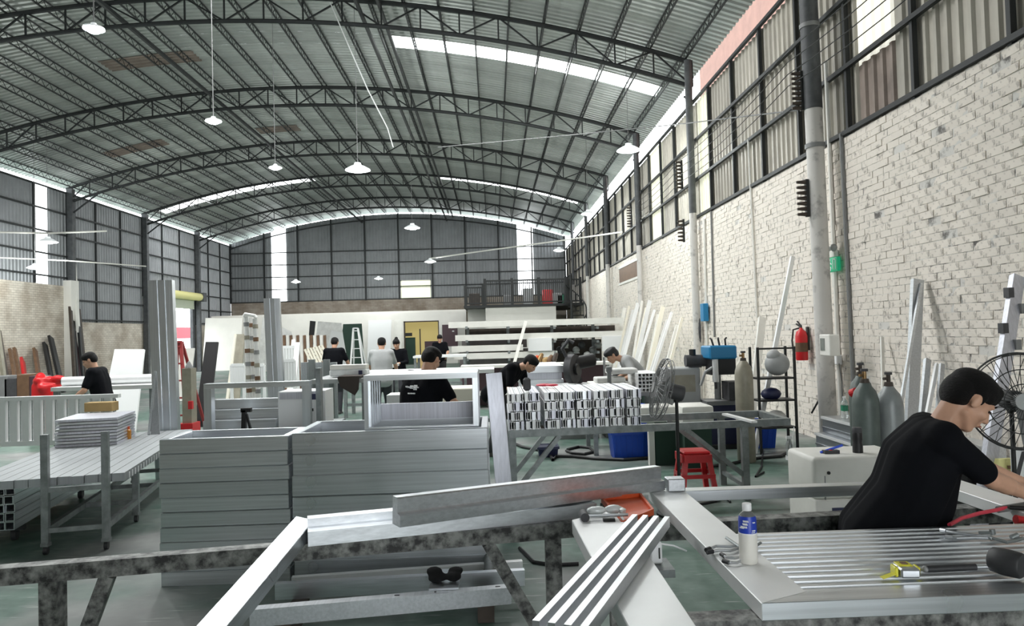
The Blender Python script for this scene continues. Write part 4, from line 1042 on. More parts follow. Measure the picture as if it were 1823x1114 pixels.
MB().box(c + V((0, 0, .285)), (.07, .025, .04)).build('trigger_head', 'white', t); MB().path([c + V((.01, 0, .05)), c + V((.06, .02, .2)), c + V((.08, .02, .42))], .006, 6).build('tube', 'white', t)
# cables on the floor
def cable(pts, r, label, m='black'):
    MB().path([AZ(px, py, r) for px, py in pts], r, 6).solo('floor_cable', m, label, 'cable')
cable([(905, 785), (930, 795), (955, 800), (975, 803), (984, 818), (990, 812), (1020, 812), (1060, 816), (1110, 818), (1180, 813), (1230, 806)], .022, 'thick black cable snaking across the floor under the grey bench')
cable([(1250, 832), (1300, 825), (1350, 815), (1390, 812), (1410, 800)], .02, 'black cable on the floor running past the bench legs to the wall')
cable([(1358, 800), (1356, 830), (1345, 848), (1360, 840)], .012, 'short black cord looped on the floor below the right blue crate')
cable([(1010, 800), (1030, 795), (1050, 797), (1058, 804), (1040, 808), (1018, 806), (1008, 802)], .02, 'coiled black cable lying behind the bench braces')
cable([(925, 975), (950, 1000), (985, 1005), (1030, 1003)], .014, 'black hose lying on the floor under the bench rail')
cable([(1246, 897), (1275, 892), (1290, 885), (1300, 893)], .012, 'thin black cord on the floor behind the ribbed panel')
# ---- under the left bench: stacked rails, cloth, pipe
t = thing('rail_stack', 'pair of long aluminium rails lying on the floor blocks below the bench rail', 'rail', tuple(AZ(680, 1075, 0)))
A, B = AZ(446, 1082, .2), AZ(908, 1042, .2)
MB().bar(A - V((0, 0, .05)), B - V((0, 0, .05)), .07, .1).build('front_rail', 'alu_dull', t); MB().bar(A + V((.02, .42, -.05)), B + V((.1, .3, -.05)), .05, .1).build('back_rail', 'alu_x', t)
for u in (.12, .9):
    c = A + (B - A) * u; MB().b2((c.x - .05, c.y - .03, 0), (c.x + .05, c.y + .4, .1)).build('block', 'dark_wood', t)
for u in (.55, .7, .95): c = A + (B - A) * u; MB().box(c + V((0, 0, .001)), (.03 if u != .7 else .012, .012, .003)).build('slot', 'black', t)
A, B = AZ(520, 1042, .06), AZ(930, 1012, .06)
MB().bar(A, B, .05, .12).solo('aluminium_sill', 'alu_white', 'pale aluminium sill lying on the floor behind the paired rails', 'sill')
c = AZ(795, 1034, .215)
q = MB()
for k in range(9): q.sph(c + V((random.uniform(-.08, .08), random.uniform(-.03, .05), random.uniform(.02, .06))), (random.uniform(.035, .055), .04, random.uniform(.02, .032)), 2)
o = remeshed(q, 'black_glove', 'cloth_black', None, .009, 2); o['label'] = 'crumpled black glove lying on the rails below the bench'; o['category'] = 'glove'
MB().b2((c.x - .1, c.y - .12, .201), (c.x + .08, c.y + .24, .213)).solo('cover_plate', 'alu_x', 'thin aluminium plate across the paired rails under the black glove', 'plate')
A, B = AZ(873, 1025, .12), AZ(866, 985, .12) + V((0, .25, 0))
t = thing('steel_pipe', 'short grey pipe with an open end lying below the bench rail', 'pipe', (A.x, A.y, 0))
q = MB(); q.lathe([(.035, 0), (.035, .5), (.025, .5), (.025, .0), (.035, 0)], (0, 0, 0), 18); q.bm.transform(Matrix.Translation(A) @ V((0, 0, 1)).rotation_difference((B - A).normalized()).to_matrix().to_4x4()); q.build('tube', 'grey_steel', t, True)
MB().b2((A.x - .05, A.y, 0), (A.x + .06, A.y + .3, .085)).build('cradle', 'dark_wood', t)

# ================================================================== left: trolleys
yaw = .21; tx = V((math.cos(yaw), math.sin(yaw), 0)); ty_ = V((-math.sin(yaw), math.cos(yaw), 0))
T0 = AZ(82, 987, 0) * 1.0
def T(u, v, z): return T0 + tx * u + ty_ * v + V((0, 0, z))
t = thing('profile_trolley', 'grey steel trolley on castors with tall posts at the left, loaded with flat boards', 'trolley', tuple(T(.22, 1.2, 0)))
LT = 2.75; WT = .46
for (u, v, h_) in ((0, 0, 1.0), (WT, 0, 1.0), (WT, .95, .53), (WT, LT, .53), (0, LT, .53)):
    MB().bar(T(u, v, .1), T(u, v, h_), .055, .055, up=ty_).build('post', 'grey_steel', t)
    MB().tube(T(u, v, .035) - tx * .015, T(u, v, .035) + tx * .015, .035, n=14).build('castor', 'rubber', t, True)
    MB().box(T(u, v, .085), (.06, .06, .03)).build('castor_plate', 'grey_steel', t)
for u in (0, WT): MB().bar(T(u, 0, .2), T(u, LT, .2), .045, .05).build('long_rail', 'grey_steel', t)
for v in (0, .95, 1.8, LT):
    MB().bar(T(0, v, .2), T(WT, v, .2), .04, .04).build('cross_rail', 'grey_steel', t); MB().bar(T(0, v, .535), T(WT, v, .535), .04, .04).build('bearer', 'grey_steel', t)
zb = .556
n = 12
for k in range(n):
    w_ = .105; u0 = -.68 + k * w_ + .012
    t2 = MB()
    a = random.uniform(-.02, .02)
    c = [T(u0, .06 + a, zb), T(u0 + w_ - .006, .06 + a, zb), T(u0 + w_ - .006, 3.15 + a, zb), T(u0, 3.15 + a, zb)]
    if -.06 < u0 - 0 < .04: pass
    t2.hexa(c, [p + V((0, 0, .07)) for p in c]).solo('flat_board', 'board_grey', 'flat aluminium board, %s from the left on the posted trolley' % ORD[k], 'board', 'boards on the posted trolley')
for k in range(26):
    p = T(WT + .13, .25 + k * .1, zb + .0)
q = MB()
for k in range(28): q.box(T(WT + .135, .2 + k * .1, zb + .03), (.006, .012, .055), Matrix.Rotation(yaw, 3, 'Z'))
o = q.solo('tooth_strip', 'alu_white', 'row of bright clip teeth along the right edge of the trolley boards', 'clips'); o['kind'] = 'stuff'; del o['category']
# boards stacked on the trolley load
B0 = AZ(98, 797, zb + .072)
for k in range(9):
    z = zb + .0715 + k * .034
    a = random.uniform(-.01, .01)
    W_ = .62
    c = [B0 + tx * a, B0 + tx * (W_ + a), B0 + tx * (W_ + a) + ty_ * .75, B0 + tx * a + ty_ * .75]
    c = [V((p.x, p.y, z)) for p in c]
    q = MB(); q.hexa(c, [p + V((0, 0, .026)) for p in c])
    q.solo('short_board', 'alu_bright' if k % 2 else 'alu_film', 'short aluminium board, %s from the bottom of the neat stack on the posted trolley' % ORD[k], 'board', 'neat stack of short boards')
for k, (px, py) in enumerate(((218, 783), (228, 781))):
    c = AZ(px, py, zb + .071); t = thing('glue_bottle', 'amber glue bottle with orange cap on the trolley, %s of two' % ('left' if k == 0 else 'right'), 'bottle', tuple(c), 'amber glue bottles')
    MB().lathe([(0, 0), (.035, 0), (.035, .1), (.018, .115), (0, .115)], c, 14).build('body', 'amber', t, True); MB().lathe([(.02, .11), (.02, .145), (0, .145)], c, 10).build('cap', 'orange', t, True)
# bundle of square tubes on a low trolley at the very left
t = thing('low_trolley', 'low castored trolley under the bundle of square tubes at the left edge', 'trolley', tuple(AZ(-20, 960, 0)))
U0 = AZ(28, 952, .1)
def U(u, v, z): return U0 + tx * u + ty_ * v + V((0, 0, z - .1))
for v in (.25, 2.0):
    MB().bar(U(-.75, v, .115), U(-.02, v, .115), .06, .05).build('bearer', 'black_iron', t)
    for u in (-.65, -.1): MB().tube(U(u, v, .05) - tx * .02, U(u, v, .05) + tx * .02, .05, n=16).build('castor', 'rubber', t, True); MB().box(U(u, v, .085), (.05, .05, .02)).build('castor_plate', 'black_iron', t)
MB().bar(U(-.4, .25, .115), U(-.4, 2.0, .115), .06, .045).build('spine', 'black_iron', t)
s_ = .076
proto_t = None
for r_ in range(5):
    for c_ in range(6):
        if proto_t is None:
            q = MB(); wth = .006; h2 = s_ / 2 - .002
            for (a, b_) in (((-h2, -h2), (h2, -h2 + wth)), ((-h2, h2 - wth), (h2, h2)), ((-h2, -h2 + wth), (-h2 + wth, h2 - wth)), ((h2 - wth, -h2 + wth), (h2, h2 - wth))):
                q.b2((a[0], 0, a[1]), (b_[0], 2.3, b_[1]))
            proto_t = q.mesh('square_tube', 'alu_y')
        o = bpy.data.objects.new('square_tube', proto_t); COL.objects.link(o); o.location = U(-(c_ + .5) * s_ - .01, random.uniform(-.02, .02), .142 + s_ / 2 + r_ * s_); o.rotation_euler = (0, 0, yaw)
        tag(o, 'tube end in low trolley bundle, %s row from bottom, %s from right' % (ORD[r_], ORD[c_]), 'tube', 'square tubes on the low trolley')
# ---- slatted panel standing behind
Pn = lambda px, py: AY(px, py, 9.7)
t = thing('slatted_panel', 'tall white slatted panel standing behind the trolley at the left edge', 'panel', tuple(V((AY(100, 700, 9.7).x, 9.7, 0))))
xa, xb = AY(-45, 720, 9.7).x, AY(213, 720, 9.7).x; zt = AY(100, 704, 9.7).z; zl = AY(100, 783, 9.7).z
MB().b2((xa, 9.66, zt - .05), (xb, 9.74, zt)).build('top_rail', 'alu_white', t); MB().b2((xa, 9.66, zl - .06), (xb, 9.74, zl)).build('bottom_rail', 'alu_white', t)
k = 0; x = xa + .02
while x < xb - .06:
    MB().b2((x, 9.67, zl), (x + .085, 9.73, zt - .05)).build('slat', 'alu_white', t)
    MB().b2((x + .11, 9.69, zl), (x + .125, 9.71, zt - .05)).build('thin_slat', 'alu_bright', t); x += .15
for x in (xa + .05, xb - .1): MB().b2((x, 9.65, 0), (x + .06, 9.75, zl - .06)).build('leg', 'grey_steel', t)
c = AZ(173, 733, zb + .38)
MB().box((c.x, c.y + .1, zb + .38 + .055), (.33, .16, .11)).bevel(.005).solo('cardboard_box', 'cardboard', 'long brown cardboard box on the neat board stack in front of the white slatted panel', 'box')
# ---- big upright profiles
def upright(label, px0, px1, pytop, y, d_, m, ztop=None):
    a, b_ = AY(px0, pytop, y), AY(px1, pytop, y); z = a.z
    t = thing('upright_profile', label, 'profile', ((a.x + b_.x) / 2, y, 0))
    w_ = b_.x - a.x; ln = -.05
    q = MB(); q.hexa([(a.x + .06, y, 0), (a.x + .06 + w_ * .72, y, 0), (a.x + .06 + w_ * .72, y + d_, 0), (a.x + .06, y + d_, 0)], [(a.x, y, z), (a.x + w_ * .7, y, z), (a.x + w_ * .7, y + d_, z), (a.x, y + d_, z)]); q.build('web', m, t)
    q = MB(); q.hexa([(a.x + .06 + w_ * .72, y + .02, 0), (a.x + .06 + w_, y + .03, 0), (a.x + .06 + w_, y + d_, 0), (a.x + .06 + w_ * .72, y + d_, 0)], [(a.x + w_ * .7, y + .02, z), (b_.x, y + .03, z), (b_.x, y + d_, z), (a.x + w_ * .7, y + d_, z)]); q.build('side_flange', m, t)
    q = MB(); q.hexa([(a.x + .06 + w_ * .3, y - .012, 0), (a.x + .06 + w_ * .42, y - .012, 0), (a.x + .06 + w_ * .42, y, 0), (a.x + .06 + w_ * .3, y, 0)], [(a.x + w_ * .28, y - .012, z), (a.x + w_ * .4, y - .012, z), (a.x + w_ * .4, y, z), (a.x + w_ * .28, y, z)]); q.build('rib', m, t)
    return t
upright('tallest wide aluminium profile standing upright behind the left frame stack', 263, 304, 499, 9.5, .12, 'alu_z')
upright('wide aluminium profile standing upright beside the wrapped posts', 469, 496, 531, 10.9, .1, 'alu_z')
zz = zb + .0715
B, C_ = AZ(262, 775, zz), AZ(290, 771, zz); B.y = C_.y = 9.05; A = AY(279, 662, 9.4)
MB().poly([A, B, C_], .01).solo('corner_plate', 'alu_dull', 'triangular grey plate with a bright edge leaning on the tallest profile', 'plate')
MB().bar(B + V((-.015, -.02, 0)), A + V((-.015, -.01, .01)), .025, .025).solo('edge_strip', 'alu_bright', 'bright thin strip slanting along the triangular plate', 'strip')
# ---- table with standing frame behind the left stack
t = thing('work_table', 'steel work table with rails behind the narrower frame stack', 'table', (-2.45, 8.0, 0))
MB().b2((-3.15, 7.3, .76), (-1.75, 8.6, .8)).build('table_top', 'grey_steel', t)
for x in (-3.08, -1.85):
    for y in (7.4, 8.5): leg(t, x, y, .76, .07, 'grey_steel')
t = thing('standing_surround', 'open grey frame standing upright on the work table behind the left stack', 'frame', (-2.4, 7.6, .8))
a, b_ = AY(365, 683, 7.6), AY(552, 678, 7.6); zt = a.z; W_ = .075
MB().b2((a.x, 7.56, .801), (a.x + W_, 7.66, zt - .05)).build('left_post', 'alu_z', t); MB().b2((b_.x - W_, 7.56, .801), (b_.x, 7.66, zt - .05)).build('right_post', 'alu_z', t); MB().b2((a.x, 7.56, zt - .05), (b_.x, 7.68, zt)).build('top_rail', 'alu_x', t)
MB().b2((b_.x + .02, 7.75, .801), (b_.x + .07, 7.85, zt + .12)).build('back_post', 'grey_steel', t)
for k, (z, yy, lab) in enumerate(((.801, 7.9, 'lowest'), (.9, 8.05, 'middle'), (1.0, 8.2, 'uppermost'))):
    MB().b2((-3.12, yy, .801), (-2.35, yy + .12, z + .09)).solo('table_rail', 'alu_x', 'long aluminium rail lying on the work table, %s of three steps' % lab, 'rail', 'stepped rails on the work table')
t = thing('label_printer', 'white boxed profile pack with two dark marks on the work table', 'pack', (-2.15, 8.0, .8))
MB().b2((-2.32, 7.9, .801), (-1.82, 8.3, 1.18)).build('pack_body', 'white', t); MB().b2((-2.3, 7.885, 1.1), (-1.84, 7.9, 1.17)).build('blue_lid', 'alu_film', t)
for dx in (.3, .36): MB().box((-2.32 + dx, 7.89, .98), (.03, .015, .03)).build('mark', 'black', t)
MB().box((-1.95, 7.88, 1.12), (.07, .02, .06)).build('dark_label', 'navy', t)
t = thing('black_clamp', 'black spring clamp standing on the left frame stack table', 'clamp', tuple(AY(439, 750, 7.45)))
c = AY(439, 750, 7.45); c.z = .801
MB().bar(c + V((-.03, 0, 0)), c + V((-.02, 0, .24)), .04, .05, up=(0, -1, 0)).build('arm', 'black', t); MB().bar(c + V((.05, 0, 0)), c + V((.0, 0, .2)), .02, .03, up=(0, -1, 0)).build('arm', 'black', t); MB().box(c + V((-.0, 0, .24)), (.1, .05, .04)).build('jaw', 'black', t)
# ================================================================== right wall: pipes, boxes, leaning things
def wallpipe(label, px0, py0, px1, py1, r, m, cat='pipe'):
    a, b_ = AX(px0, py0, XR - .03), AX(px1, py1, XR - .03)
    MB().tube(a, b_, r, n=8).solo('wall_conduit', m, label, cat)
wallpipe('pale conduit running down the brick wall right of the thick column', 1470, 110, 1498, 760, .03, 'off_white')
wallpipe('dark thin pipe running down the brick wall beside the exit sign', 1497, 238, 1522, 750, .026, 'mid_grey')
wallpipe('thin pale conduit on the brick wall between the columns', 1332, 248, 1348, 565, .022, 'off_white')
wallpipe('thin grey conduit just right of the second column', 1266, 376, 1272, 600, .022, 'mid_grey')
wallpipe('pale conduit right of the second column from the front', 1254, 390, 1259, 620, .03, 'off_white')
# insulator racks on the columns with wires running along the wall
def rack(label, x, y, z0, n, st, m='dark_wood', P=None):
    if P is not None: x, y, z0 = AX(P[0], P[1], XR - .44)
    t = thing('insulator_rack', label, 'insulator rack', (x, y, z0))
    MB().b2((x - .02, y - .03, z0), (x + .02, y + .03, z0 + n * st)).build('bracket', 'black_iron', t)
    for k in range(n): MB().tube((x - .14, y, z0 + (k + .5) * st), (x - .02, y, z0 + (k + .5) * st), .018, .03, 8).build('insulator', m, t)
rack('upper rack of brown insulators on the thick column', 0, 0, 0, 8, .07, P=(1428, 197))
rack('lower short rack of insulators on the thick column', 0, 0, 0, 7, .075, P=(1438, 386))
rack('insulator rack on the second column, above the sheet edge', XR - .33, 17.0, 5.0, 8, .085); rack('short insulator rack low on the second column', XR - .33, 17.0, 3.75, 6, .09)
rack('insulator rack on the third column along the right wall', XR - .33, 23.3, 5.0, 8, .085)
for k in range(4):
    q = MB()
    pts = []
    ys = [5.0, 10.25, 17.0, 23.3]
    for i in range(3):
        for j in range(6):
            u = j / 6; pts.append((XR - .56 + (.16 if ys[i] > 12 else .16 * (u if i == 1 else 0)), ys[i] + (ys[i + 1] - ys[i]) * u, 5.15 + k * .17 - .12 * 4 * u * (1 - u)))
    q.path(pts, .007, 5).solo('power_wire', 'black_iron', 'thin dark wire strung between the column insulators, %s from the bottom' % ORD[k], 'wire', 'wires along the right wall')
# exit sign with twin emergency lamps
c = AX(1483, 471, XR - .06); ax, ay, az = c
t = thing('exit_sign', 'small green emergency exit sign with twin lamps on the brick wall', 'sign', tuple(c))
MB().box((ax, ay, az), (.05, .36, .2)).bevel(.01).build('sign_body', 'exit_green', t)
q = MB(); xx = ax - .029
q.sph((xx, ay + .03, az + .06), (.004, .018, .018), 1)
for (u0, v0, u1, v1) in ((.03, .04, .05, -.02), (.05, -.02, .1, -.07), (.05, -.02, .0, -.05), (.0, -.05, .03, -.085), (.035, .03, -.02, .0), (.035, .03, .08, .01), (-.06, -.07, -.06, .07), (-.06, .07, -.13, .07), (-.13, .07, -.13, -.07)):
    q.bar((xx, ay + u0, az + v0), (xx, ay + u1, az + v1), .016, .004, up=(1, 0, 0))
q.build('running_figure', 'white', t)
MB().box((ax + .01, ay, az + .15), (.07, .2, .1)).bevel(.01).build('lamp_box', 'off_white', t)
for s_ in (-1, 1): MB().sph((ax - .03, ay + s_ * .1, az + .23), (.05, .055, .055), 2).build('lamp_head', 'grey', t, True)
MB().tube((ax + .02, ay + .05, az - .1), (ax + .02, ay + .05, az - .32), .02, n=8).build('cable_tube', 'off_white', t)
# meter box and socket
c = AX(1477, 614, XR - .44)
t = thing('meter_box', 'white electric meter box with grey window on the brick wall', 'electric box', tuple(c))
MB().box(c, (.14, .3, .28)).bevel(.01).build('box_body', 'off_white', t); MB().box(c + V((-.072, .05, .01)), (.01, .12, .16)).build('window', 'screen', t)
c2 = AX(1490, 640, XR - .05); MB().box(c2, (.08, .16, .14)).bevel(.01).solo('wall_socket', 'white', 'white wall socket just below the meter box', 'socket')
MB().path([c2 + V((-.05, 0, -.05)), c2 + V((-.1, .05, -.3)), AX(1470, 690, XR - .12), AX(1445, 735, XR - .2)], .014, 6).solo('socket_cable', 'black', 'dark cable hanging from the wall socket to the floor pile', 'cable')
MB().path([c2 + V((-.02, -.1, -.05)), AX(1499, 680, XR - .02), AX(1500, 745, XR - .02)], .008, 6).solo('thin_cord', 'mid_grey', 'thin cord hanging down the wall right of the socket', 'cord')
# fire extinguisher
c = AX(1427, 612, XR - .14)
t = thing('fire_extinguisher', 'red fire extinguisher hanging on the brick wall left of the thick column', 'extinguisher', (c.x, c.y, c.z - .25))
MB().lathe([(0, -.25), (.085, -.25), (.09, -.23), (.09, .12), (.07, .19), (.03, .22), (.02, .25), (0, .25)], c, 20).build('body', 'red', t, True)
MB().lathe([(.0915, -.12), (.0915, .02)], c, 20).build('label', 'brown', t); 
q = MB(); q.bar(c + V((0, -.02, .25)), c + V((-.02, .12, .31)), .02, .02); q.bar(c + V((0, -.02, .27)), c + V((-.02, .08, .35)), .02, .015); q.build('handle', 'black', t)
MB().path([c + V((0, .02, .25)), c + V((-.08, .1, .22)), c + V((-.1, .11, .05)), c + V((-.1, .08, -.14))], .014, 6).build('hose', 'black', t, True)
MB().bar(c + V((.1, 0, -.1)), c + V((.1, 0, .26)), .06, .03, up=(1, 0, 0)).build('wall_bracket', 'black', t)
MB().box(AX(1392, 480, XR - .01) * 1.0, (.01, .01, .01)) if False else None
# leaning bars and profiles
def lean(label, px0, py0, yt, px1, py1, yb_, w_, h_, m, group=None, name='leaning_bar', floor=True):
    A = AY(px0, py0, yt); B = AY(px1, py1, yb_)
    if floor:
        d = B - A; B = A + d * ((A.z - .01) / (A.z - B.z)) if abs(A.z - B.z) > .05 else B
    MB().bar(B, A, w_, h_, up=(0, -1, 0)).solo(name, m, label, 'bar', group)
lean('long pale aluminium bar leaning on the wall left of the fire extinguisher', 1411, 457, 11.0, 1358, 730, 10.1, .06, .05, 'alu_white')
lean('cream door stile leaning on the brick wall behind the long pale bar', 1357, 565, 12.6, 1338, 740, 12.0, .12, .06, 'off_white')
lean('wide grey aluminium profile leaning tall against the brick wall', 1633, 498, 8.05, 1622, 760, 7.7, .12, .06, 'alu_dull')
lean('thin bright bar crossing behind the wide grey leaning profile', 1640, 505, 8.0, 1590, 800, 7.4, .03, .03, 'alu_bright')
lean('short pale bar leaning left of the wide grey leaning profile', 1570, 600, 8.9, 1574, 760, 8.4, .035, .03, 'off_white')
lean('short grey channel leaning on the wall behind the worker\'s head', 1651, 640, 7.4, 1640, 760, 7.0, .06, .04, 'alu_dull')
lean('short white strip leaning on the wall behind the worker\'s head', 1668, 648, 7.3, 1650, 740, 6.9, .035, .03, 'white')
lean('grey strip standing close to the white one behind the worker\'s head', 1677, 648, 7.2, 1668, 760, 6.9, .045, .03, 'alu_dull')
A, B = AY(1811, 492, 6.55), AY(1757, 845, 6.0); B = A + (B - A) * ((A.z - .01) / (A.z - B.z))
t = thing('clamped_profile', 'tall film-covered profile with dark clips leaning on the wall behind the big fan', 'profile', tuple(B))
MB().bar(B, A, .11, .06, up=(0, -1, 0)).build('profile_body', 'alu_film', t)
for u, s_ in ((.93, -1), (.78, -1), (.86, 1), (.71, 1)):
    p = B + (A - B) * u; MB().box(p + V((s_ * .07, -.02, 0)), (.05, .07, .09)).build('clip', 'charcoal' if s_ < 0 else 'mid_grey', t)
A, B = AY(1762, 790, 5.7), AY(1750, 850, 5.5)
for k, (px, py) in enumerate(((1112, 548), (1120, 545), (1127, 552), (1136, 540), (1143, 536), (1150, 548), (1157, 535), (1165, 552), (1172, 560), (1180, 546), (1188, 570), (1196, 556), (1206, 580), (1214, 566))):
    yt = 6331 / (px - 872) * .965
    lean('long pale bar leaning on the far brick wall, %s from the left' % (ORD[k] if k < 12 else ['next to last', 'last'][k - 12]), px, py, yt, px - 18 - (k % 4) * 4, 650, yt - 1.0 - .1 * (k % 3), .065 if k % 3 else .11, .05, ['off_white', 'cream', 'alu_white', 'white'][k % 4], 'bars leaning on the far right wall')
# yellow sack, striped board, wrapped coil by the fan
c = AY(1788, 838, 5.9)
t = thing('yellow_sack', 'yellow and red plastic sack on a crate below the big fan', 'sack', (c.x, c.y, 0)); zt = c.z + .1
MB().hexa([(c.x - .07, c.y - .05, zt - .1), (c.x + .08, c.y - .05, zt - .1), (c.x + .07, c.y + .06, zt - .1), (c.x - .06, c.y + .06, zt - .1)], [(c.x - .06, c.y - .03, zt), (c.x + .06, c.y - .04, zt + .01), (c.x + .06, c.y + .03, zt), (c.x - .06, c.y + .02, zt)]).build('upper_body', 'pale_yellow', t)
MB().hexa([(c.x - .07, c.y - .06, zt - .24), (c.x + .09, c.y - .06, zt - .24), (c.x + .09, c.y + .06, zt - .24), (c.x - .07, c.y + .06, zt - .24)], [(c.x - .07, c.y - .05, zt - .1), (c.x + .08, c.y - .05, zt - .1), (c.x + .07, c.y + .06, zt - .1), (c.x - .06, c.y + .06, zt - .1)]).build('lower_body', 'brown', t)
MB().b2((c.x - .12, c.y - .1, 0), (c.x + .14, c.y + .12, zt - .241)).build('crate_below', 'charcoal', t)
MB().box((c.x + .01, c.y - .058, zt - .06), (.04, .01, .025)).build('print', 'brown', t)
c = AY(1812, 830, 5.75)
t = thing('striped_board', 'white board with slanting black stripes leaning below the big fan', 'board', (c.x, c.y, 0))
MB().b2((c.x - .05, c.y - .01, 0), (c.x + .2, c.y + .01, c.z + .14)).build('board', 'white', t); MB().poly([(c.x - .05, c.y - .014, c.z - .12), (c.x - .02, c.y - .014, c.z - .14), (c.x + .06, c.y - .014, c.z + .12), (c.x + .03, c.y - .014, c.z + .12)], .006).build('stripe', 'charcoal', t)
c = AY(1728, 812, 6.2); q = MB()
for k in range(6): q.path([c + V((math.cos(a) * (.08 + .012 * k), .02 * k - .05, math.sin(a) * (.07 + .012 * (k % 3)))) for a in [2 * PI * i / 16 for i in range(16)]], .014, 6, True)
t = thing('wrap_coil', 'loose coil of pale plastic wrap on a black box left of the yellow sack', 'coil', (c.x, c.y, 0)); q.build('coil', 'plastic_wrap', t, True); MB().b2((c.x - .1, c.y - .1, 0), (c.x + .14, c.y + .1, c.z - .09)).build('box_below', 'black', t)
MB().tube((AY(1516, 700, 6.9)), AY(1524, 697, 6.85), .04, n=12).solo('red_valve', 'red', 'red valve wheel beside the dark green gas cylinder', 'valve')

# ---- blue-topped drill press, shelf with the grey bag
c = AY(1280, 625, 10.6); x, y = c.x, 10.6
t = thing('drill_press', 'bench drill with bright blue motor cover beside the olive gas cylinder', 'drill', (x, y, 0))
MB().b2((x - .24, y - .25, 0), (x + .24, y + .25, .06)).build('foot_plate', 'black_iron', t); MB().b2((x - .2, y - .15, .06), (x + .18, y + .2, .62)).build('cabinet', 'navy', t)
MB().b2((x - .26, y - .2, .62), (x + .26, y + .25, .68)).build('work_table', 'mid_grey', t); MB().tube((x, y + .12, .68), (x, y + .12, 1.3), .05, n=14).build('column', 'grey', t, True)
MB().b2((x - .2, y - .2, 1.28), (x + .2, y + .25, 1.47)).bevel(.02).build('motor_cover', 'cyan_blue', t); MB().b2((x - .16, y - .12, 1.05), (x + .2, y + .16, 1.28)).build('gearbox', 'black', t)
MB().tube((x - .1, y - .12, .95), (x - .1, y - .12, 1.28), .045, n=12).build('quill', 'alu_white', t, True); MB().tube((x - .1, y - .12, .85), (x - .1, y - .12, .95), .02, n=10).build('chuck', 'charcoal', t, True)
q = MB(); q.path([(x - .3, y - .05, .9), (x - .24, y - .1, 1.1), (x - .14, y - .12, 1.16)], .02, 6); q.build('feed_lever', 'grey', t)
for k in range(3): MB().path([(x + .1 - k * .09, y, 1.47), (x + .1 - k * .1, y + .02, 1.56), (x + .13 - k * .12, y + .05, 1.58)], .014, 6).build('top_handle', 'black', t)
MB().b2((x + .05, y - .24, .69), (x + .24, y + .1, .95)).build('vise', 'charcoal', t)
c = AY(1376, 690, 10.0); x, y = c.x, 10.0
t = thing('wire_shelf', 'black metal shelf stand holding a grey bag beside the leaning bar', 'shelf', (x, y, 0)); zt = AY(1376, 617, 10.0).z
for dx in (-.25, .25):
    for dy in (-.15, .15): MB().b2((x + dx - .015, y + dy - .015, 0), (x + dx + .015, y + dy + .015, zt)).build('post', 'black_iron', t)
for z in (.35, .72, 1.02, zt - .02): MB().b2((x - .25, y - .15, z - .012), (x + .25, y + .15, z + .012) if z < 1.2 else (x + .25, y - .13, z + .012)).build('shelf_board', 'black_iron', t)
q = MB(); q.sph((x + .07, y, 1.21), (.17, .14, .16), 3); q.sph((x + .02, y - .02, 1.32), (.1, .09, .09), 2); q.solo('grey_bag', 'grey', 'stuffed grey bag on the black shelf stand', 'bag', smooth=True)
MB().sph((x - .03, y, .80), (.14, .12, .09), 2).solo('navy_bundle', 'navy', 'dark blue cloth bundle on the shelf below the grey bag', 'bundle', smooth=True)
MB().sph((x + .02, y - .02, .46), (.15, .12, .12), 2).solo('white_bundle', 'sack_white', 'white sack on the lowest shelf under the grey bag', 'sack', smooth=True)
c = AX(1240, 588, XR - .12); q = MB()
for k in range(4): q.path([c + V((.01 * k, math.cos(a) * (.16 + .02 * k), math.sin(a) * (.3 + .03 * k))) for a in [2 * PI * i / 18 for i in range(18)]], .018, 6, True)
q.solo('hose_coil', 'charcoal', 'dark hose coil hanging on the brick wall by the second column', 'hose', smooth=True)
c = AX(1254, 556, XR - .1); MB().b2((c.x - .06, c.y - .12, c.z - .2), (c.x + .06, c.y + .12, c.z + .2)).bevel(.01).solo('blue_case', 'cyan_blue', 'small blue case hanging on the second column', 'case')

# ---- machines in the middle right
y = 10.2; c = AY(1140, 703, y); zb = .86
t = thing('tube_bench', 'steel bench carrying the grid of open tubes and machine parts', 'bench', (1.9, y + .4, 0))
xa, xb = AY(1052, 703, y).x, AY(1180, 703, y).x
MB().b2((xa, y - .05, zb - .05), (xb, y + .9, zb)).build('bench_top', 'mid_grey', t)
for x in (xa + .05, xb - .05):
    for yy in (y, y + .85): leg(t, x, yy, zb - .05, .06, 'grey_steel')
MB().b2((xa, y, .4), (xb, y + .02, .62)).build('apron', 'grey', t)
g0 = AY(1137, 703, y).x
s_ = .052; h2 = s_ / 2 - .0015
q = MB()
for (a, b_) in (((-h2, -h2), (h2, -h2 + .005)), ((-h2, h2 - .005), (h2, h2)), ((-h2, -h2 + .005), (-h2 + .005, h2 - .005)), ((h2 - .005, -h2 + .005), (h2, h2 - .005))): q.b2((a[0], 0, a[1]), (b_[0], .8, b_[1]))
tm = q.mesh('square_tube', 'alu_white')
for r_ in range(5):
    for c_ in range(6):
        o = bpy.data.objects.new('square_tube', tm); COL.objects.link(o); o.location = (g0 + (c_ + .5) * s_, y + random.uniform(-.02, .02), zb + .001 + (r_ + .5) * s_)
        tag(o, 'tube end in the bench grid, %s row from bottom, %s from left' % (ORD[r_], ORD[c_]), 'tube', 'grid of open tube ends')
q = MB(); MB().b2((xa + .05, y + .2, zb + .001), (g0 - .05, y + .8, zb + .12)).bevel(.01).solo('machine_bed', 'off_white', 'white machine bed left of the grid of tubes', 'machine')
MB().lathe([(0, 0), (.03, 0), (.03, .28), (.045, .3), (.045, .36), (0, .37)], (xa + .28, y + .1, zb + .001), 14).solo('machine_post', 'mid_grey', 'short grey post with round head standing on the tube bench', 'post', smooth=True)
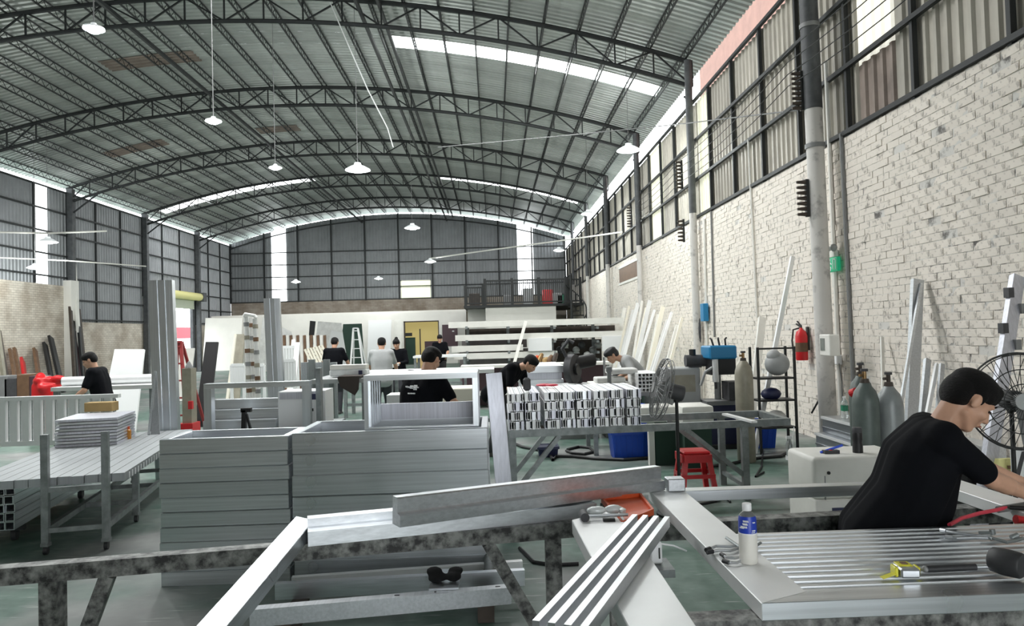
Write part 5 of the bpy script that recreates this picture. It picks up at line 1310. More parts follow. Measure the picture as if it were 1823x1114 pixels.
for k, (dx, dz) in enumerate(((.12, 0), (.3, .12))):
    MB().b2((xa + dx, y + .25, zb + .122 + dz), (xa + dx + .42, y + .6, zb + .20 + dz)).bevel(.015).solo('white_pack', 'sack_white', 'white wrapped pack on the machine bed, %s one' % ('lower left' if k == 0 else 'upper'), 'pack')
c = AY(1212, 672, 10.9)
t = thing('grey_cabinet', 'grey machine cabinet with a dark round motor on top', 'machine', (c.x, 10.9, 0))
MB().b2((c.x - .26, 10.7, 0), (c.x + .24, 11.2, 1.15)).bevel(.015).build('cabinet_body', 'grey', t); MB().b2((c.x - .2, 10.69, .8), (c.x + .16, 10.7, 1.05)).build('front_plate', 'cylinder_olive', t)
MB().tube((c.x + .05, 10.8, 1.25), (c.x + .35, 10.8, 1.25), .09, n=14).build('motor', 'charcoal', t, True); MB().b2((c.x + .12, 10.75, 1.15), (c.x + .28, 10.9, 1.2)).build('motor_foot', 'charcoal', t); MB().tube((c.x + .16, 10.8, 1.33), (c.x + .16, 10.8, 1.42), .05, n=12).build('terminal_box', 'black', t)
c = AY(1235, 735, 9.2)
t = thing('white_box_machine', 'low white rounded machine box behind the grey bench', 'machine', (c.x, 9.25, 0)); MB().b2((c.x - .2, 9.0, .55), (c.x + .2, 9.5, AY(1235, 720, 9.2).z)).bevel(.03, 2).build('housing', 'off_white', t, True); MB().b2((c.x - .17, 9.03, 0), (c.x + .17, 9.47, .55)).build('dark_stand', 'pant_green', t)
c = AY(1165, 735, 9.4)
t = thing('pale_machine', 'pale machine housing between the fan and the bright blue drum', 'machine', (c.x, 9.4, 0)); MB().b2((c.x - .22, 9.25, .55), (c.x + .26, 9.7, AY(1165, 722, 9.4).z)).bevel(.03, 2).build('housing', 'off_white', t, True); MB().b2((c.x - .02, 9.3, 0), (c.x + .24, 9.65, .55)).build('dark_stand', 'pant_green', t); MB().b2((c.x - .1, 9.3, 0), (c.x - .03, 9.4, .55)).build('white_leg', 'off_white', t)
c = AY(1134, 728, 10.0)
t = thing('blue_drum', 'bright blue plastic drum standing on the crate behind the bundles', 'drum', (c.x, 10.0, .37)); zt = AY(1134, 716, 10.0).z
MB().lathe([(0, .37), (.12, .37), (.13, .42), (.13, zt - .06), (.11, zt - .02), (0, zt)], (c.x, 10.0, 0), 20).build('body', 'bright_blue', t, True); MB().tube((c.x, 10.0, zt - .01), (c.x, 10.0, zt + .05), .04, n=12).build('cap', 'navy', t)
MB().b2((AY(1150, 790, 11.2).x, 11.2, 0), (AY(1210, 790, 11.2).x, 11.6, .75)).solo('dark_locker', 'pant_green', 'dark green low locker under the benches behind the red stool', 'locker')
MB().b2((AY(1147, 790, 11.0).x - .02, 11.0, 0), (AY(1160, 790, 11.0).x, 11.15, .6)).solo('white_post_box', 'off_white', 'narrow white upright box left of the dark green locker', 'box')
# cut-off saw with round dark housing
y = 12.0; c = AY(1022, 650, y)
t = thing('cutoff_saw', 'dark cut-off saw with round blade housing behind the bundles', 'saw', (c.x, y, 0))
MB().b2((c.x - .35, y - .2, 0), (c.x + .35, y + .4, .82)).build('saw_cabinet', 'mid_grey', t); MB().b2((c.x - .42, y - .25, .82), (c.x + .42, y + .45, .86)).build('saw_table', 'grey', t)
MB().tube((c.x - .08, y, 1.12), (c.x + .02, y - .06, 1.12), .24, n=28).build('blade_guard', 'charcoal', t, True); MB().tube((c.x + .02, y - .06, 1.12), (c.x + .06, y - .08, 1.12), .1, n=18).build('guard_boss', 'black', t, True)
MB().tube((c.x + .0, y + .05, 1.2), (c.x + .34, y + .2, 1.25), .11, n=16).build('motor', 'black', t, True); MB().path([(c.x - .12, y - .05, 1.3), (c.x - .2, y - .15, 1.46), (c.x - .1, y - .2, 1.6), (c.x - .02, y - .2, 1.55)], .03, 8).build('handle_arm', 'charcoal', t, True)
MB().bar((c.x + .1, y + .25, .86), (c.x, y + .2, 1.2), .1, .1).build('pivot_arm', 'charcoal', t)
q = MB(); q.tube((c.x + .5, y, .86), (c.x + .5, y, 1.3), .02, n=8); q.solo('saw_fence_rod', 'alu_plain', 'thin bright rod standing right of the cut-off saw', 'rod')
MB().b2((c.x + .46, y - .2, 0), (c.x + .95, y + .4, .855)).solo('saw_side_table', 'mid_grey', 'grey side table right of the cut-off saw', 'table')
for k in range(3): MB().b2((c.x + .54 + k * .13, y - .1, .856), (c.x + .64 + k * .13, y + .25, 1.0 + .08 * (k % 2))).bevel(.02).solo('tool_box', ['charcoal', 'black', 'mid_grey'][k], 'dark tool box on the saw side table, %s from the left' % ORD[k], 'box', 'tool boxes beside the saw')
# pile of pale blue-grey sheets
y = 12.6; xa, xb = AY(928, 665, y).x, AY(1000, 665, y).x; zt = AY(960, 651, y).z
for k in range(6):
    z0 = .45 + k * (zt - .45) / 6
    MB().b2((xa - .02 * (k % 2), y - .03 * (k % 3), z0), (xb + .03 * (k % 2), y + 1.6, z0 + (zt - .45) / 6 - .006)).solo('sheet_bundle', 'alu_bright' if k % 2 else 'alu_film', 'bundle of blue-grey sheets behind the bent man, %s from the bottom' % ORD[k], 'sheets', 'pile of blue-grey sheets')
t = thing('low_pallet', 'dark low pallet under the pile of blue-grey sheets', 'pallet', ((xa + xb) / 2, y + .8, 0))
for dy in (.1, .8, 1.5): MB().b2((xa, y + dy - .06, 0), (xb, y + dy + .06, .38)).build('block', 'dark_wood', t)
for dy in (.05, .45, .85, 1.25): MB().b2((xa, y + dy, .38), (xb, y + dy + .25, .449)).build('deck_board', 'dark_wood', t)
# colourful clutter on a shelf beyond
y = 17.0
xa, xb = AY(820, 650, y).x, AY(1090, 650, y).x
t = thing('parts_shelf', 'long low shelf with parts behind the bent man', 'shelf', ((xa + xb) / 2, y, 0)); zt = AY(950, 648, y).z
MB().b2((xa, y, zt - .06), (xb, y + .7, zt)).build('shelf_board', 'off_white', t); MB().b2((xa, y, .3), (xb, y + .7, .36)).build('shelf_board', 'off_white', t); MB().b2((xa, y + .68, .0), (xb, y + .72, zt - .06)).build('back_sheet', 'maroon', t)
for x in (xa + .1, (xa + xb) / 2, xb - .1): MB().b2((x - .03, y, 0), (x + .03, y + .06, zt - .06)).build('post', 'grey_steel', t)
for k, px in enumerate((943, 952, 960, 969, 977, 986)):
    c = AY(px, 640, y + .3); m = ['brown', 'orange', 'brass', 'wood', 'brown', 'dark_wood'][k]
    MB().hull2((c.x, y + .3, zt + .07), .065, (c.x + .06, y + .32, zt + .1 + .05 * (k % 3)), .05).solo('part_bag', m, '%s bag of parts on the far shelf beyond the blue-grey sheets' % ['leftmost brown', 'orange', 'brass coloured', 'tan', 'second brown', 'dark'][k], 'bag', 'bags on the parts shelf', True)

# ---- storage rack with long white profiles
y = 25.0
xa, xb = AY(800, 600, y).x, AY(1108, 600, y).x
t = thing('storage_rack', 'long steel storage rack for white profiles in front of the mezzanine', 'rack', ((xa + xb) / 2, y, 0))
for px in (832, 905, 985, 1060): 
    x = AY(px, 600, y).x; MB().b2((x - .05, y + .5, 0), (x + .05, y + .62, AY(px, 577, y).z)).build('upright', 'grey_steel', t)
    for py in (579, 603, 622, 635): z = AY(px, py, y).z; MB().b2((x - .04, y - .6, z - .12), (x + .04, y + .5, z - .04)).build('arm', 'grey_steel', t)
for lv, (py, p0, p1) in enumerate(((578, 800, 1104), (601, 812, 1110), (620, 806, 930), (633, 810, 990))):
    for k in range(5):
        a, b_ = AY(p0 + (k * 7) % 19, py, y), AY(p1 - (k * 5) % 17, py, y); z = AY(950, py, y).z - .04; x0_ = a.x; x1_ = b_.x
        if lv == 0 and k == 4: x1_ -= .5
        MB().b2((x0_, y - .58 + k * .2, z), (x1_, y - .42 + k * .2, z + (.16 if k % 2 else .2))).solo('white_profile', ['off_white', 'alu_white', 'cream', 'white', 'sack_white'][k], 'long pale profile on the storage rack, %s from the front on the %s tier' % (ORD[k], ['top', 'second', 'third', 'lowest'][lv]), 'profile', 'long profiles on the storage rack')
for (p0, p1, q0, q1, m, lab) in ((940, 983, 602, 624, 'white', 'white sheet hanging over the rack left of the dark gap'), (1072, 1116, 598, 624, 'white', 'white sheet hanging over the right end of the rack')):
    a, b_ = AY(p0, q0, y - .7), AY(p1, q1, y - .7); MB().b2((a.x, y - .66, b_.z), (b_.x, y - .58, a.z)).solo('hanging_sheet', m, lab, 'sheet')
a, b_ = AY(983, 606, y + .8), AY(1071, 648, y + .9); MB().b2((a.x, y + .8, 0), (b_.x, y + 1.1, a.z)).solo('dark_shelving', 'dark_wood', 'dark shelving with clutter between the two white hanging sheets', 'shelving')
for k in range(9):
    c = AY(988 + k * 10, 632 - (k % 3) * 9, y - .1); q = MB(); q.sph((c.x, y + .3, c.z), (.13, .16, .12), 2); q.box((c.x, y + .5, c.z - .11), (.22, .6, .02)); q.solo('parts_bag', ['grey', 'charcoal', 'sack_white', 'mid_grey'][k % 4], '%s bag of parts in the dark gap of the rack, %s from the left' % (['grey', 'black', 'white', 'dark grey'][k % 4], ORD[k]), 'bag', 'bags in the rack gap', True)
lean('white stick leaning on the storage rack in front of the long profiles', 936, 572, 24.2, 920, 630, 23.6, .1, .06, 'off_white')
for k, (p0, p1, q0, q1, m, lab) in enumerate(((828, 1095, 586, 597, 'dark_wood', 'dark stack filling the gap under the top tier of the rack'), (822, 938, 606, 618, 'maroon_grey', 'mauve grey stack between the second and third tier of the rack'), (818, 985, 623, 648, 'maroon_grey', 'mauve grey stack below the third tier of the rack'))):
    a, b_ = AY(p0, q0, y + .65), AY(p1, q1, y + .65); MB().b2((a.x, y + .63, b_.z if k < 2 else .01), (b_.x, y + .78, a.z)).solo('board_stack', m, lab, 'stack')
# ================================================================== back: office, mezzanine, stair
YO = 44.0
wo_ = struct('wall_office')
x0, x1 = XL + .2, AY(830, 560, YO).x; zo = AY(600, 559, YO).z
d0, d1 = AY(719, 600, YO).x, AY(782, 600, YO).x; dz_ = AY(750, 571, YO).z
MB().b2((x0, YO, 0), (d0, YO + .15, zo)).build('partition_panel', 'white_wall', wo_); MB().b2((d1, YO, 0), (x1, YO + .15, zo)).build('partition_panel', 'white_wall', wo_); MB().b2((d0, YO, dz_), (d1, YO + .15, zo)).build('partition_panel', 'white_wall', wo_)
MB().b2((x0, YO + .05, zo), (x1, YB, zo + .08)).build('office_roof', 'white_wall', wo_)
d2 = struct('door_2')
MB().b2((d0, YO + .0, 0), (d0 + .08, YO + .15, dz_)).build('door_frame', 'dark_wood', d2); MB().b2((d1 - .06, YO, 0), (d1, YO + .15, dz_)).build('door_frame', 'dark_wood', d2); MB().b2((d0, YO, dz_ - .07), (d1, YO + .15, dz_)).build('door_frame', 'dark_wood', d2)
MB().b2((d0 - .5, YO + 2.4, 0), (d1 + .5, YO + 2.5, 3.0)).build('lit_room_wall', 'yellow_office', d2); MB().b2((d0 + .08, YO + .06, 0), (d0 + .08 + (d1 - d0) * .28, YO + .1, dz_ * .62)).build('dark_leaf', 'pant_green', d2)
MB().b2((d1 - (d1 - d0) * .42, YO + .06, 0), (d1 - .06, YO + .1, dz_ * .52)).build('dark_leaf', 'maroon', d2); MB().b2((d0 + (d1 - d0) * .44, YO + .05, .5), (d0 + (d1 - d0) * .47, YO + .1, 2.1)).build('door_handle', 'black', d2)
MB().box((d0 + .3, YO - .02, dz_ - .8), (.4, .04, .2)).build('door_sign', 'black', d2)
a, b_ = AY(787, 578, YO - .2), AY(815, 616, YO - .2); MB().b2((a.x, YO - .2, b_.z), (b_.x, YO - .12, a.z)).solo('notice_board', 'maroon', 'dark maroon board standing against the white office wall', 'board')
MB().box(((a.x + b_.x) / 2 + .2, YO - .21, a.z - .4), (.12, .02, .06)).solo('small_notice', 'white', 'small white notice on the maroon board', 'notice')
MB().b2((a.x, YO - .3, 0), (b_.x, YO - .0, b_.z - .002)).solo('board_plinth', 'off_white', 'white low plinth below the maroon board', 'plinth')
# mezzanine
YM = 38.8
mz = struct('mezzanine_floor')
mx0, mx1 = AY(864, 540, YM).x, XR - .05; mz0 = AY(940, 541, YM).z
MB().b2((mx0, YM, 0), (AY(990, 560, YM).x, YM + .2, mz0 - .12)).build('front_wall', 'white_wall', mz)
MB().b2((AY(832, 545, YM + 2).x, YM + 2.0, 0), (mx0 + .4, YM + 2.2, mz0 - .12)).build('side_wall', 'white_wall', mz)
MB().b2((AY(826, 545, YM).x, YM - .1, mz0 - .14), (mx1, YM + 8.5, mz0)).build('floor_slab', 'black_iron', mz)
def railing(label, a, b_, h_, n, posts):
    a, b_ = V(a), V(b_); t = thing('balcony_railing', label, 'railing', tuple((a + b_) / 2), 'railings of the mezzanine')
    for z in (.1, h_): MB().bar(a + V((0, 0, z)), b_ + V((0, 0, z)), .08, .08).build('rail', 'black_iron', t)
    for i in range(n + 1):
        p = a + (b_ - a) * i / n; MB().bar(p + V((0, 0, .1)), p + V((0, 0, h_)), .04, .04).build('baluster', 'black_iron', t)
    for i in range(posts + 1):
        p = a + (b_ - a) * i / posts; MB().bar(p, p + V((0, 0, h_ + .12)), .14, .14).build('post', 'black_iron', t)
railing('black front railing of the mezzanine', (mx0, YM, mz0), (AY(1008, 540, YM).x, YM, mz0), 1.28, 40, 3)
railing('lower black railing at the left end of the mezzanine', (AY(829, 545, YM).x, YM + .1, mz0), (mx0 - .1, YM + .1, mz0), .95, 10, 1)
railing('black railing along the right side over the stair', (AY(1012, 540, YM).x, YM + .1, mz0), (XR - .15, YM + .1, mz0), 1.25, 9, 1)
for k, (px, m, hh) in enumerate(((845, 'dark_wood', .7), (905, 'mid_grey', .55), (940, 'grey', .9), (975, 'red', .8), (992, 'grey', .6), (1000, 'green', .5))):
    c = AY(px, 530, YM + 1.2); MB().b2((c.x - .28, YM + 1.0, mz0), (c.x + .28, YM + 1.5, mz0 + hh)).bevel(.03).solo('stored_box', m, '%s stored box behind the mezzanine railing' % ['dark brown', 'dark grey', 'tall grey', 'red', 'low grey', 'green'][k], 'box', 'boxes on the mezzanine')
# spiral stair
t = thing('spiral_stair', 'black spiral staircase below the right end of the mezzanine', 'staircase', (AY(1018, 560, 37.6).x, 37.6, 0)); sx, sy = AY(1018, 560, 37.6).x, 37.6
MB().tube((sx, sy, 0), (sx, sy, mz0 + 1.4), .07, n=12).build('newel', 'black_iron', t, True)
hp_ = []
for k in range(14):
    a = PI * 1.25 + k * .32; z = (k + 1) * mz0 / 14; p = V((math.cos(a), math.sin(a), 0)); s2 = V((-p.y, p.x, 0))
    MB().poly([V((sx, sy, z)) + s2 * .06, V((sx, sy, z)) + p * .8 + s2 * .18, V((sx, sy, z)) + p * .8 - s2 * .18, V((sx, sy, z)) - s2 * .06], .05).build('tread', 'black_iron', t)
    MB().tube(V((sx, sy, z)) + p * .78, V((sx, sy, z + .95)) + p * .78, .02, n=6).build('baluster', 'black_iron', t); hp_.append(V((sx, sy, z + .95)) + p * .78)
MB().path(hp_, .035, 8).build('handrail', 'black_iron', t, True)
# leaning sheets against the office
def leaning_sheet(label, pts, y, m, name='leaning_sheet', cat='sheet', dy=-.5):
    P_ = [AY(px, py, y) for px, py in pts]; zmin = min(p.z for p in P_); zmax = max(p.z for p in P_)
    for p in P_:
        f = (p.z - zmin) / (zmax - zmin); p.y += dy * (1 - f)
        if f < .05: p.z = .01
    MB().poly(P_, .05).solo(name, m, label, cat)
leaning_sheet('tall white corrugated sheet standing left of the office door', [(656, 640), (697, 640), (697, 569), (656, 570)], 42.8, 'white')
leaning_sheet('narrow pale sheet standing close to the office door', [(700, 640), (716, 640), (716, 569), (702, 569)], 43.0, 'off_white')
leaning_sheet('dark green board leaning on the office wall behind the white ladder', [(606, 630), (652, 630), (644, 576), (611, 577)], 40.0, 'pant_green')
leaning_sheet('white wrapped panel leaning beside the dark green board', [(575, 640), (625, 640), (610, 592), (590, 588)], 36.0, 'white')
leaning_sheet('large pale plastic-wrapped stack behind the brown boards', [(560, 640), (622, 640), (608, 575), (566, 572)], 38.0, 'sack_white')
leaning_sheet('black narrow board leaning left of the plastic-wrapped stack', [(549, 640), (556, 640), (562, 572), (552, 571)], 38.6, 'black')
leaning_sheet('pale grey wrapped sheets behind the second upright profile', [(462, 640), (540, 640), (520, 590), (468, 565)], 40.0, 'sack_white')
leaning_sheet('cream board leaning on the partition near the roll-up door', [(366, 640), (432, 640), (432, 566), (366, 566)], 42.6, 'white_wall')
leaning_sheet('black ribbed crate panel leaning right of the red ladder', [(362, 672), (386, 672), (389, 609), (367, 609)], 15.5, 'black', 'black_sheeting', 'panel')
leaning_sheet('large white board leaning behind the man at the left', [(197, 700), (262, 700), (258, 622), (205, 622)], 15.0, 'white')
leaning_sheet('pinkish thin board behind the tallest profile', [(308, 690), (347, 690), (347, 620), (308, 620)], 22.0, 'off_white')
leaning_sheet('olive mirror-like board leaning on wooden slats left of the wrapped posts', [(414, 650), (436, 650), (436, 595), (419, 595)], 17.0, 'cylinder_olive')
leaning_sheet('long cream stick leaning beside the olive board', [(411, 690), (416, 690), (421, 595), (418, 595)], 16.5, 'cream', 'leaning_stick', 'stick')
# slatted racks of brown boards
t = thing('board_rack', 'leaning rack of brown striped boards near the back', 'boards', tuple(V((AY(540, 640, 24).x, 24, 0))))
for k in range(14):
    a, b_ = AY(500 + k * 6, 597, 24.6), AY(503 + k * 6, 660, 23.8); b_.z = .02; MB().bar(b_, a, .09, .05, up=(0, -1, 0)).build('board', 'brown' if k % 2 else 'off_white', t)
t = thing('lattice_panel', 'tilted lattice panel of cream bars in front of the brown boards', 'lattice', tuple(V((AY(560, 640, 22).x, 22, 0))))
for k in range(7):
    a, b_ = AY(543 + k * 5, 622 - k * 1.2, 22.2), AY(556 + k * 5, 650 - k * 1.5, 21.7); MB().bar(a, b_, .06, .04, up=(0, -1, 0)).build('bar', 'cream', t)
for k in range(5):
    a, b_ = AY(541 + k * 3.5, 624 + k * 6, 22.25), AY(575 + k * 3.5, 616 + k * 6, 22.25); MB().bar(a, b_, .05, .04, up=(0, -1, 0)).build('bar', 'brown', t)
a = AY(558, 652, 21.9); MB().bar((a.x, 21.9, 0), (a.x, 21.9, a.z), .08, .08).build('stand', 'dark_wood', t)
# wrapped posts bundle
for k, px in enumerate((438, 446, 454)):
    y = 12.6 + (k % 2) * .25; a = AY(px, 563 + k * 2, y); t = thing('wrapped_post', 'paper-wrapped round post standing upright, %s of three' % ['left', 'middle', 'right'][k], 'post', (a.x, y, 0), 'wrapped posts')
    MB().tube((a.x + .05, y, 0), (a.x, y, a.z), .042, n=12).build('post_core', 'sack_white', t, True)
    for j in range(9):
        u = .08 + j * .105; p = V((a.x + .05 * (1 - u), y, a.z * u)); MB().tube(p, p + V((-.002, 0, .07)), .046, n=12).build('paper_band', ['brown', 'cylinder_olive', 'mid_grey'][(j + k) % 3], t, True)
q = MB(); a, b_ = AY(434, 563, 12.55), AY(456, 566, 12.55); q.path([a, a + V((.02, 0, .04)), b_ + V((-.02, 0, .04)), b_], .03, 8); q.solo('post_cap_wrap', 'sack_white', 'loose wrap bridging the tops of the three wrapped posts', 'wrap')
# white picket frames
def picket(label, px0, px1, py0, py1, y, n):
    a, b_ = AY(px0, py0, y), AY(px1, py0, y); t = thing('picket_panel', label, 'panel', ((a.x + b_.x) / 2, y, 0), 'white picket panels'); z1 = a.z; z0 = max(.02, AY(px0, py1, y).z)
    for z in (z0 + .05, z1): MB().bar((a.x, y, z), (b_.x, y, z), .05, .06).build('rail', 'white', t)
    for i in range(n + 1): x = a.x + (b_.x - a.x) * i / n; MB().bar((x, y, z0), (x, y, z1), .045, .045).build('picket', 'white', t)
    for x in (a.x, b_.x): MB().bar((x, y, 0), (x, y, z0), .05, .05).build('leg', 'white', t)
picket('white picket panel standing left of the wrapped posts', 412, 434, 650, 690, 14.0, 5)
picket('white picket panel between the wrapped posts and the second upright profile', 456, 470, 650, 690, 14.2, 4)
picket('tall white picket panel right of the second upright profile', 499, 524, 642, 690, 13.5, 5)
picket('taller white picket panel further right, behind the table frame', 500, 530, 618, 690, 15.5, 6)
lean('tall white bar leaning over the white picket panels', 530, 610, 15.0, 522, 690, 14.6, .1, .05, 'white')
lean('second tall white bar leaning behind the picket panels', 523, 605, 15.9, 515, 690, 15.4, .08, .05, 'off_white')
for k in range(5):
    px = 541 + k * 13; a = AY(px, 645 - (k % 2) * 5, 12.0); MB().b2((a.x - .05, 12.0, 0), (a.x + .05, 12.08, a.z)).solo('grey_upright', 'cylinder_grey' if k % 2 else 'alu_dull', 'pale grey upright bar, %s from the left beside the man in black seen from behind' % ORD[k], 'bar', 'upright bars beside the man')
# ladders
mat('ladder_red', (.26, .03, .03), .5)
def ladder(label, pxt, pyt, pxb0, pxb1, pyb, y, m, n=5):
    t = thing('step_ladder', label, 'ladder', tuple(V((AY((pxb0 + pxb1) / 2, pyb, y).x, y, 0))))
    w_ = (pxb1 - pxb0) * .28; tl, tr = AY(pxt - w_ / 2, pyt, y), AY(pxt + w_ / 2, pyt, y); bl, br = AY(pxb0, pyb, y - .4), AY(pxb1, pyb, y - .4); bl.z = br.z = .01
    for a, b_ in ((tl, bl), (tr, br)):
        MB().bar(b_, a, .06, .04, up=(0, -1, 0)).build('side_rail', m, t); c2_ = V((b_.x, y + .5, .01)); MB().bar(c2_, a + V((0, .05, 0)), .05, .04, up=(0, -1, 0)).build('back_rail', m, t)
    for i in range(1, n + 1):
        u = i / (n + .3); MB().bar(bl + (tl - bl) * u, br + (tr - br) * u, .06, .03).build('step', m, t)
    MB().bar(tl, tr, .12, .04).build('top_cap', m, t)
ladder('white step ladder standing open in front of the dark green board', 633, 584, 621, 650, 656, 27.0, 'white', 6)
ladder('red step ladder standing right of the tallest profile', 319, 608, 309, 331, 700, 14.5, 'ladder_red', 5)
# roll-up door view: outside yard, red banner
ob = struct('exterior_yard')
MB().b2((XL - 4.2, 34, 0), (XL - 4.0, 46, 7)).build('white_wall', mat('yard_glow', (.9, .9, .9), .8, emit=(1, 1, 1), estr=.9), ob)
a0 = AX(306, 582, XL - 3.9); a1 = AX(345, 602, XL - 3.9)
MB().b2((XL - 4.0, a0.y - .5, a1.z), (XL - 3.9, a1.y, a0.z)).solo('red_banner', 'banner_red', 'red banner hanging outside the roll-up door', 'banner')
# ================================================================== left wall: leaning dark bars, red plastic
def wlean(label, pxt, pyt, pxb, w_, m, group, dx=1.2):
    A = AX(pxt, pyt, XL + .12); y = A.y; r_ = ray(pxb, 690); x = XL + dx; yb_ = x * r_.y / r_.x
    B = V((x, yb_, .02)); MB().bar(B, A, w_, .09, up=(1, 0, 0)).solo('leaning_beam', m, label, 'beam', group)
G = 'dark bars leaning on the left wall'
for k, (pxt, pyt, pxb, w_, m, lab) in enumerate(((-8, 560, 12, .16, 'cylinder_olive', 'olive bar leaning at the far left edge'), (-2, 588, 18, .12, 'dark_wood', 'dark brown bar leaning second from the left edge'), (18, 622, 33, .14, 'brown', 'brown bar leaning third from the left edge'), (26, 620, 42, .14, 'brown', 'reddish brown bar leaning beside the red plate'),
     (62, 622, 74, .22, 'brown', 'brown board leaning left of the black bars'), (80, 612, 96, .26, 'black', 'left of the two thick black bars leaning on the left wall'), (90, 600, 112, .3, 'black', 'right of the two thick black bars leaning on the left wall'))):
    wlean(lab, pxt, pyt, pxb, w_, m, G)
for k in range(5): wlean('very tall dark bar in the bundle against the brick pier, %s from the left' % ORD[k], 124 + k * 4, 528 + (k % 3) * 22, 134 + k * 5, .14, ['dark_wood', 'black', 'maroon', 'black', 'dark_wood'][k], 'tall dark bars at the brick pier', 1.0)
wlean('pale bar leaning high beside the brick pier', 132, 470, 146, .14, 'off_white', G, .7)
wlean('small red plate leaning among the brown bars', 40, 641, 48, .3, 'red', G, 1.4)
c = AZ(82, 690, .35); c = AY(82, 684, 15.0); q = MB()
for k in range(10): q.sph(c + V((random.uniform(-.22, .24), random.uniform(-.1, .1), random.uniform(-.12, .14))), (random.uniform(.09, .15), .1, random.uniform(.06, .12)), 2)
q.b2((c.x - .25, c.y - .1, .0), (c.x + .2, c.y + .1, c.z)); o = remeshed(q, 'red_plastic_sacks', 'red', None, .03, 2); o['label'] = 'heap of crumpled bright red plastic sacks by the left wall'; o['category'] = 'sacks'
for k, (px, py, m) in enumerate(((12, 668, 'mid_grey'), (28, 672, 'charcoal'), (50, 665, 'brown'), (72, 668, 'maroon'))):
    c = AY(px, py, 17.0); MB().b2((c.x - .14, 16.8, 0), (c.x + .14, 17.2, c.z)).bevel(.02).solo('floor_box', m, '%s upright box on the floor below the leaning bars' % ['grey', 'charcoal', 'brown', 'maroon'][k], 'box', 'boxes under the leaning bars')
# tables with sheets across the middle distance
def table(label, px0, px1, py, y, dep, m='grey_steel', top='alu_white', h_=None):
    a, b_ = AY(px0, py, y), AY(px1, py, y); z = a.z if h_ is None else h_; t = thing('assembly_table', label, 'table', ((a.x + b_.x) / 2, y + dep / 2, 0))
    MB().b2((a.x, y, z - .06), (b_.x, y + dep, z)).build('table_top', top, t)
    for x in (a.x + .06, b_.x - .06):
        for yy in (y + .06, y + dep - .06): leg(t, x, yy, z - .06, .07, m)
    MB().b2((a.x + .1, y + .05, .25), (b_.x - .1, y + .09, .31)).build('stretcher', m, t); return a, b_, z
a, b_, z = table('long table with rolled material behind the slatted panel at the left', 90, 275, 690, 11.6, .9)
c0, c1 = AY(112, 684, 11.9), AY(272, 676, 12.1); c0.z = c1.z = z + .075
t = thing('material_roll', 'long pale roll of sheet material lying on the left table', 'roll', tuple((c0 + c1) / 2)); MB().tube(c0, c1, .074, n=20).build('roll', 'alu_white', t, True); MB().tube(c0 + V((.01, 0, 0)), c0 - V((.015, 0, 0)), .05, n=16).build('dark_core', 'black', t, True)
table('grey bench with a brown cloth between the two big uprights and the men', 553, 655, 676, 10.2, 1.1, top='grey')
a = AY(622, 678, 10.15); q = MB(); z1 = AY(620, 672, 10.2).z
q.poly([(a.x - .16, 10.14, z1 + .005), (a.x + .14, 10.14, z1 + .005), (a.x + .13, 10.12, z1 - .16), (a.x + .08, 10.1, z1 - .24), (a.x - .12, 10.12, z1 - .12)], .02); q.box((a.x, 10.35, z1 + .012), (.3, .44, .02)); q.solo('brown_cloth', 'cloth_brown', 'dark brown cloth hanging over the front edge of the grey bench', 'cloth')
a = AY(622, 660, 10.6); q = MB()
MB().b2((a.x - .28, 10.55, z1 + .001), (a.x + .25, 10.85, z1 + .1)).bevel(.02).solo('wrapped_pack', 'plastic_wrap', 'plastic-wrapped pack lying on the grey bench with the brown cloth', 'pack')
MB().b2((a.x - .27, 10.56, z1 + .101), (a.x + .24, 10.84, z1 + .16)).solo('white_board_pack', 'off_white', 'white boards lying on top of the plastic-wrapped pack', 'boards')
MB().box((a.x + .17, 10.53, z1 + .05), (.05, .03, .06)).solo('pack_label', 'navy', 'dark label tag on the end of the plastic-wrapped pack', 'tag')
table('wide table under white sheets between the men in the middle', 608, 700, 652, 15.8, 1.0)
table('long white table behind the man with printed shirt', 640, 880, 664, 12.3, 1.0, top='white')
table('far white table beside the lit office door', 735, 830, 634, 22.0, 1.2, top='white')
a = AY(760, 640, 21.9); MB().b2((a.x - .2, 21.9, .0), (a.x + .22, 21.99, AY(760, 634, 22).z - .07)).solo('wooden_crate', 'wood', 'brown wooden crate front below the far white table', 'crate')
table('grey low table under the printed-shirt man\'s work', 690, 850, 738, 7.3, .8, top='grey', h_=.92)
MB().b2((AY(790, 700, 9.5).x, 9.3, 0), (AY(846, 700, 9.5).x, 9.9, AY(800, 690, 9.5).z)).bevel(.01).solo('cream_bin', 'cream', 'cream box behind the printed-shirt man seen through the open box frame', 'box')
MB().b2((AY(690, 700, 8.9).x, 8.8, 0), (AY(728, 700, 8.9).x, 9.2, AY(700, 702, 8.9).z)).solo('white_bin', 'white', 'white box left of the printed-shirt man seen through the open box frame', 'box')
t = thing('green_machine', 'olive green tool stand with a red foot right of the tallest profile', 'machine', tuple(V((AY(337, 690, 11.4).x, 11.4, 0)))); x = AY(337, 690, 11.4).x
MB().b2((x - .07, 11.3, .25), (x + .07, 11.5, AY(337, 655, 11.4).z)).build('body', 'cylinder_olive', t); MB().hull2((x, 11.4, AY(337, 655, 11.4).z), .06, (x, 11.4, AY(337, 645, 11.4).z), .02).build('spout', 'mid_grey', t); MB().b2((x - .12, 11.25, 0), (x + .1, 11.55, .5)).build('red_foot', 'red', t); MB().box((x + .08, 11.25, .78), (.06, .06, .12)).build('red_lever', 'red', t)

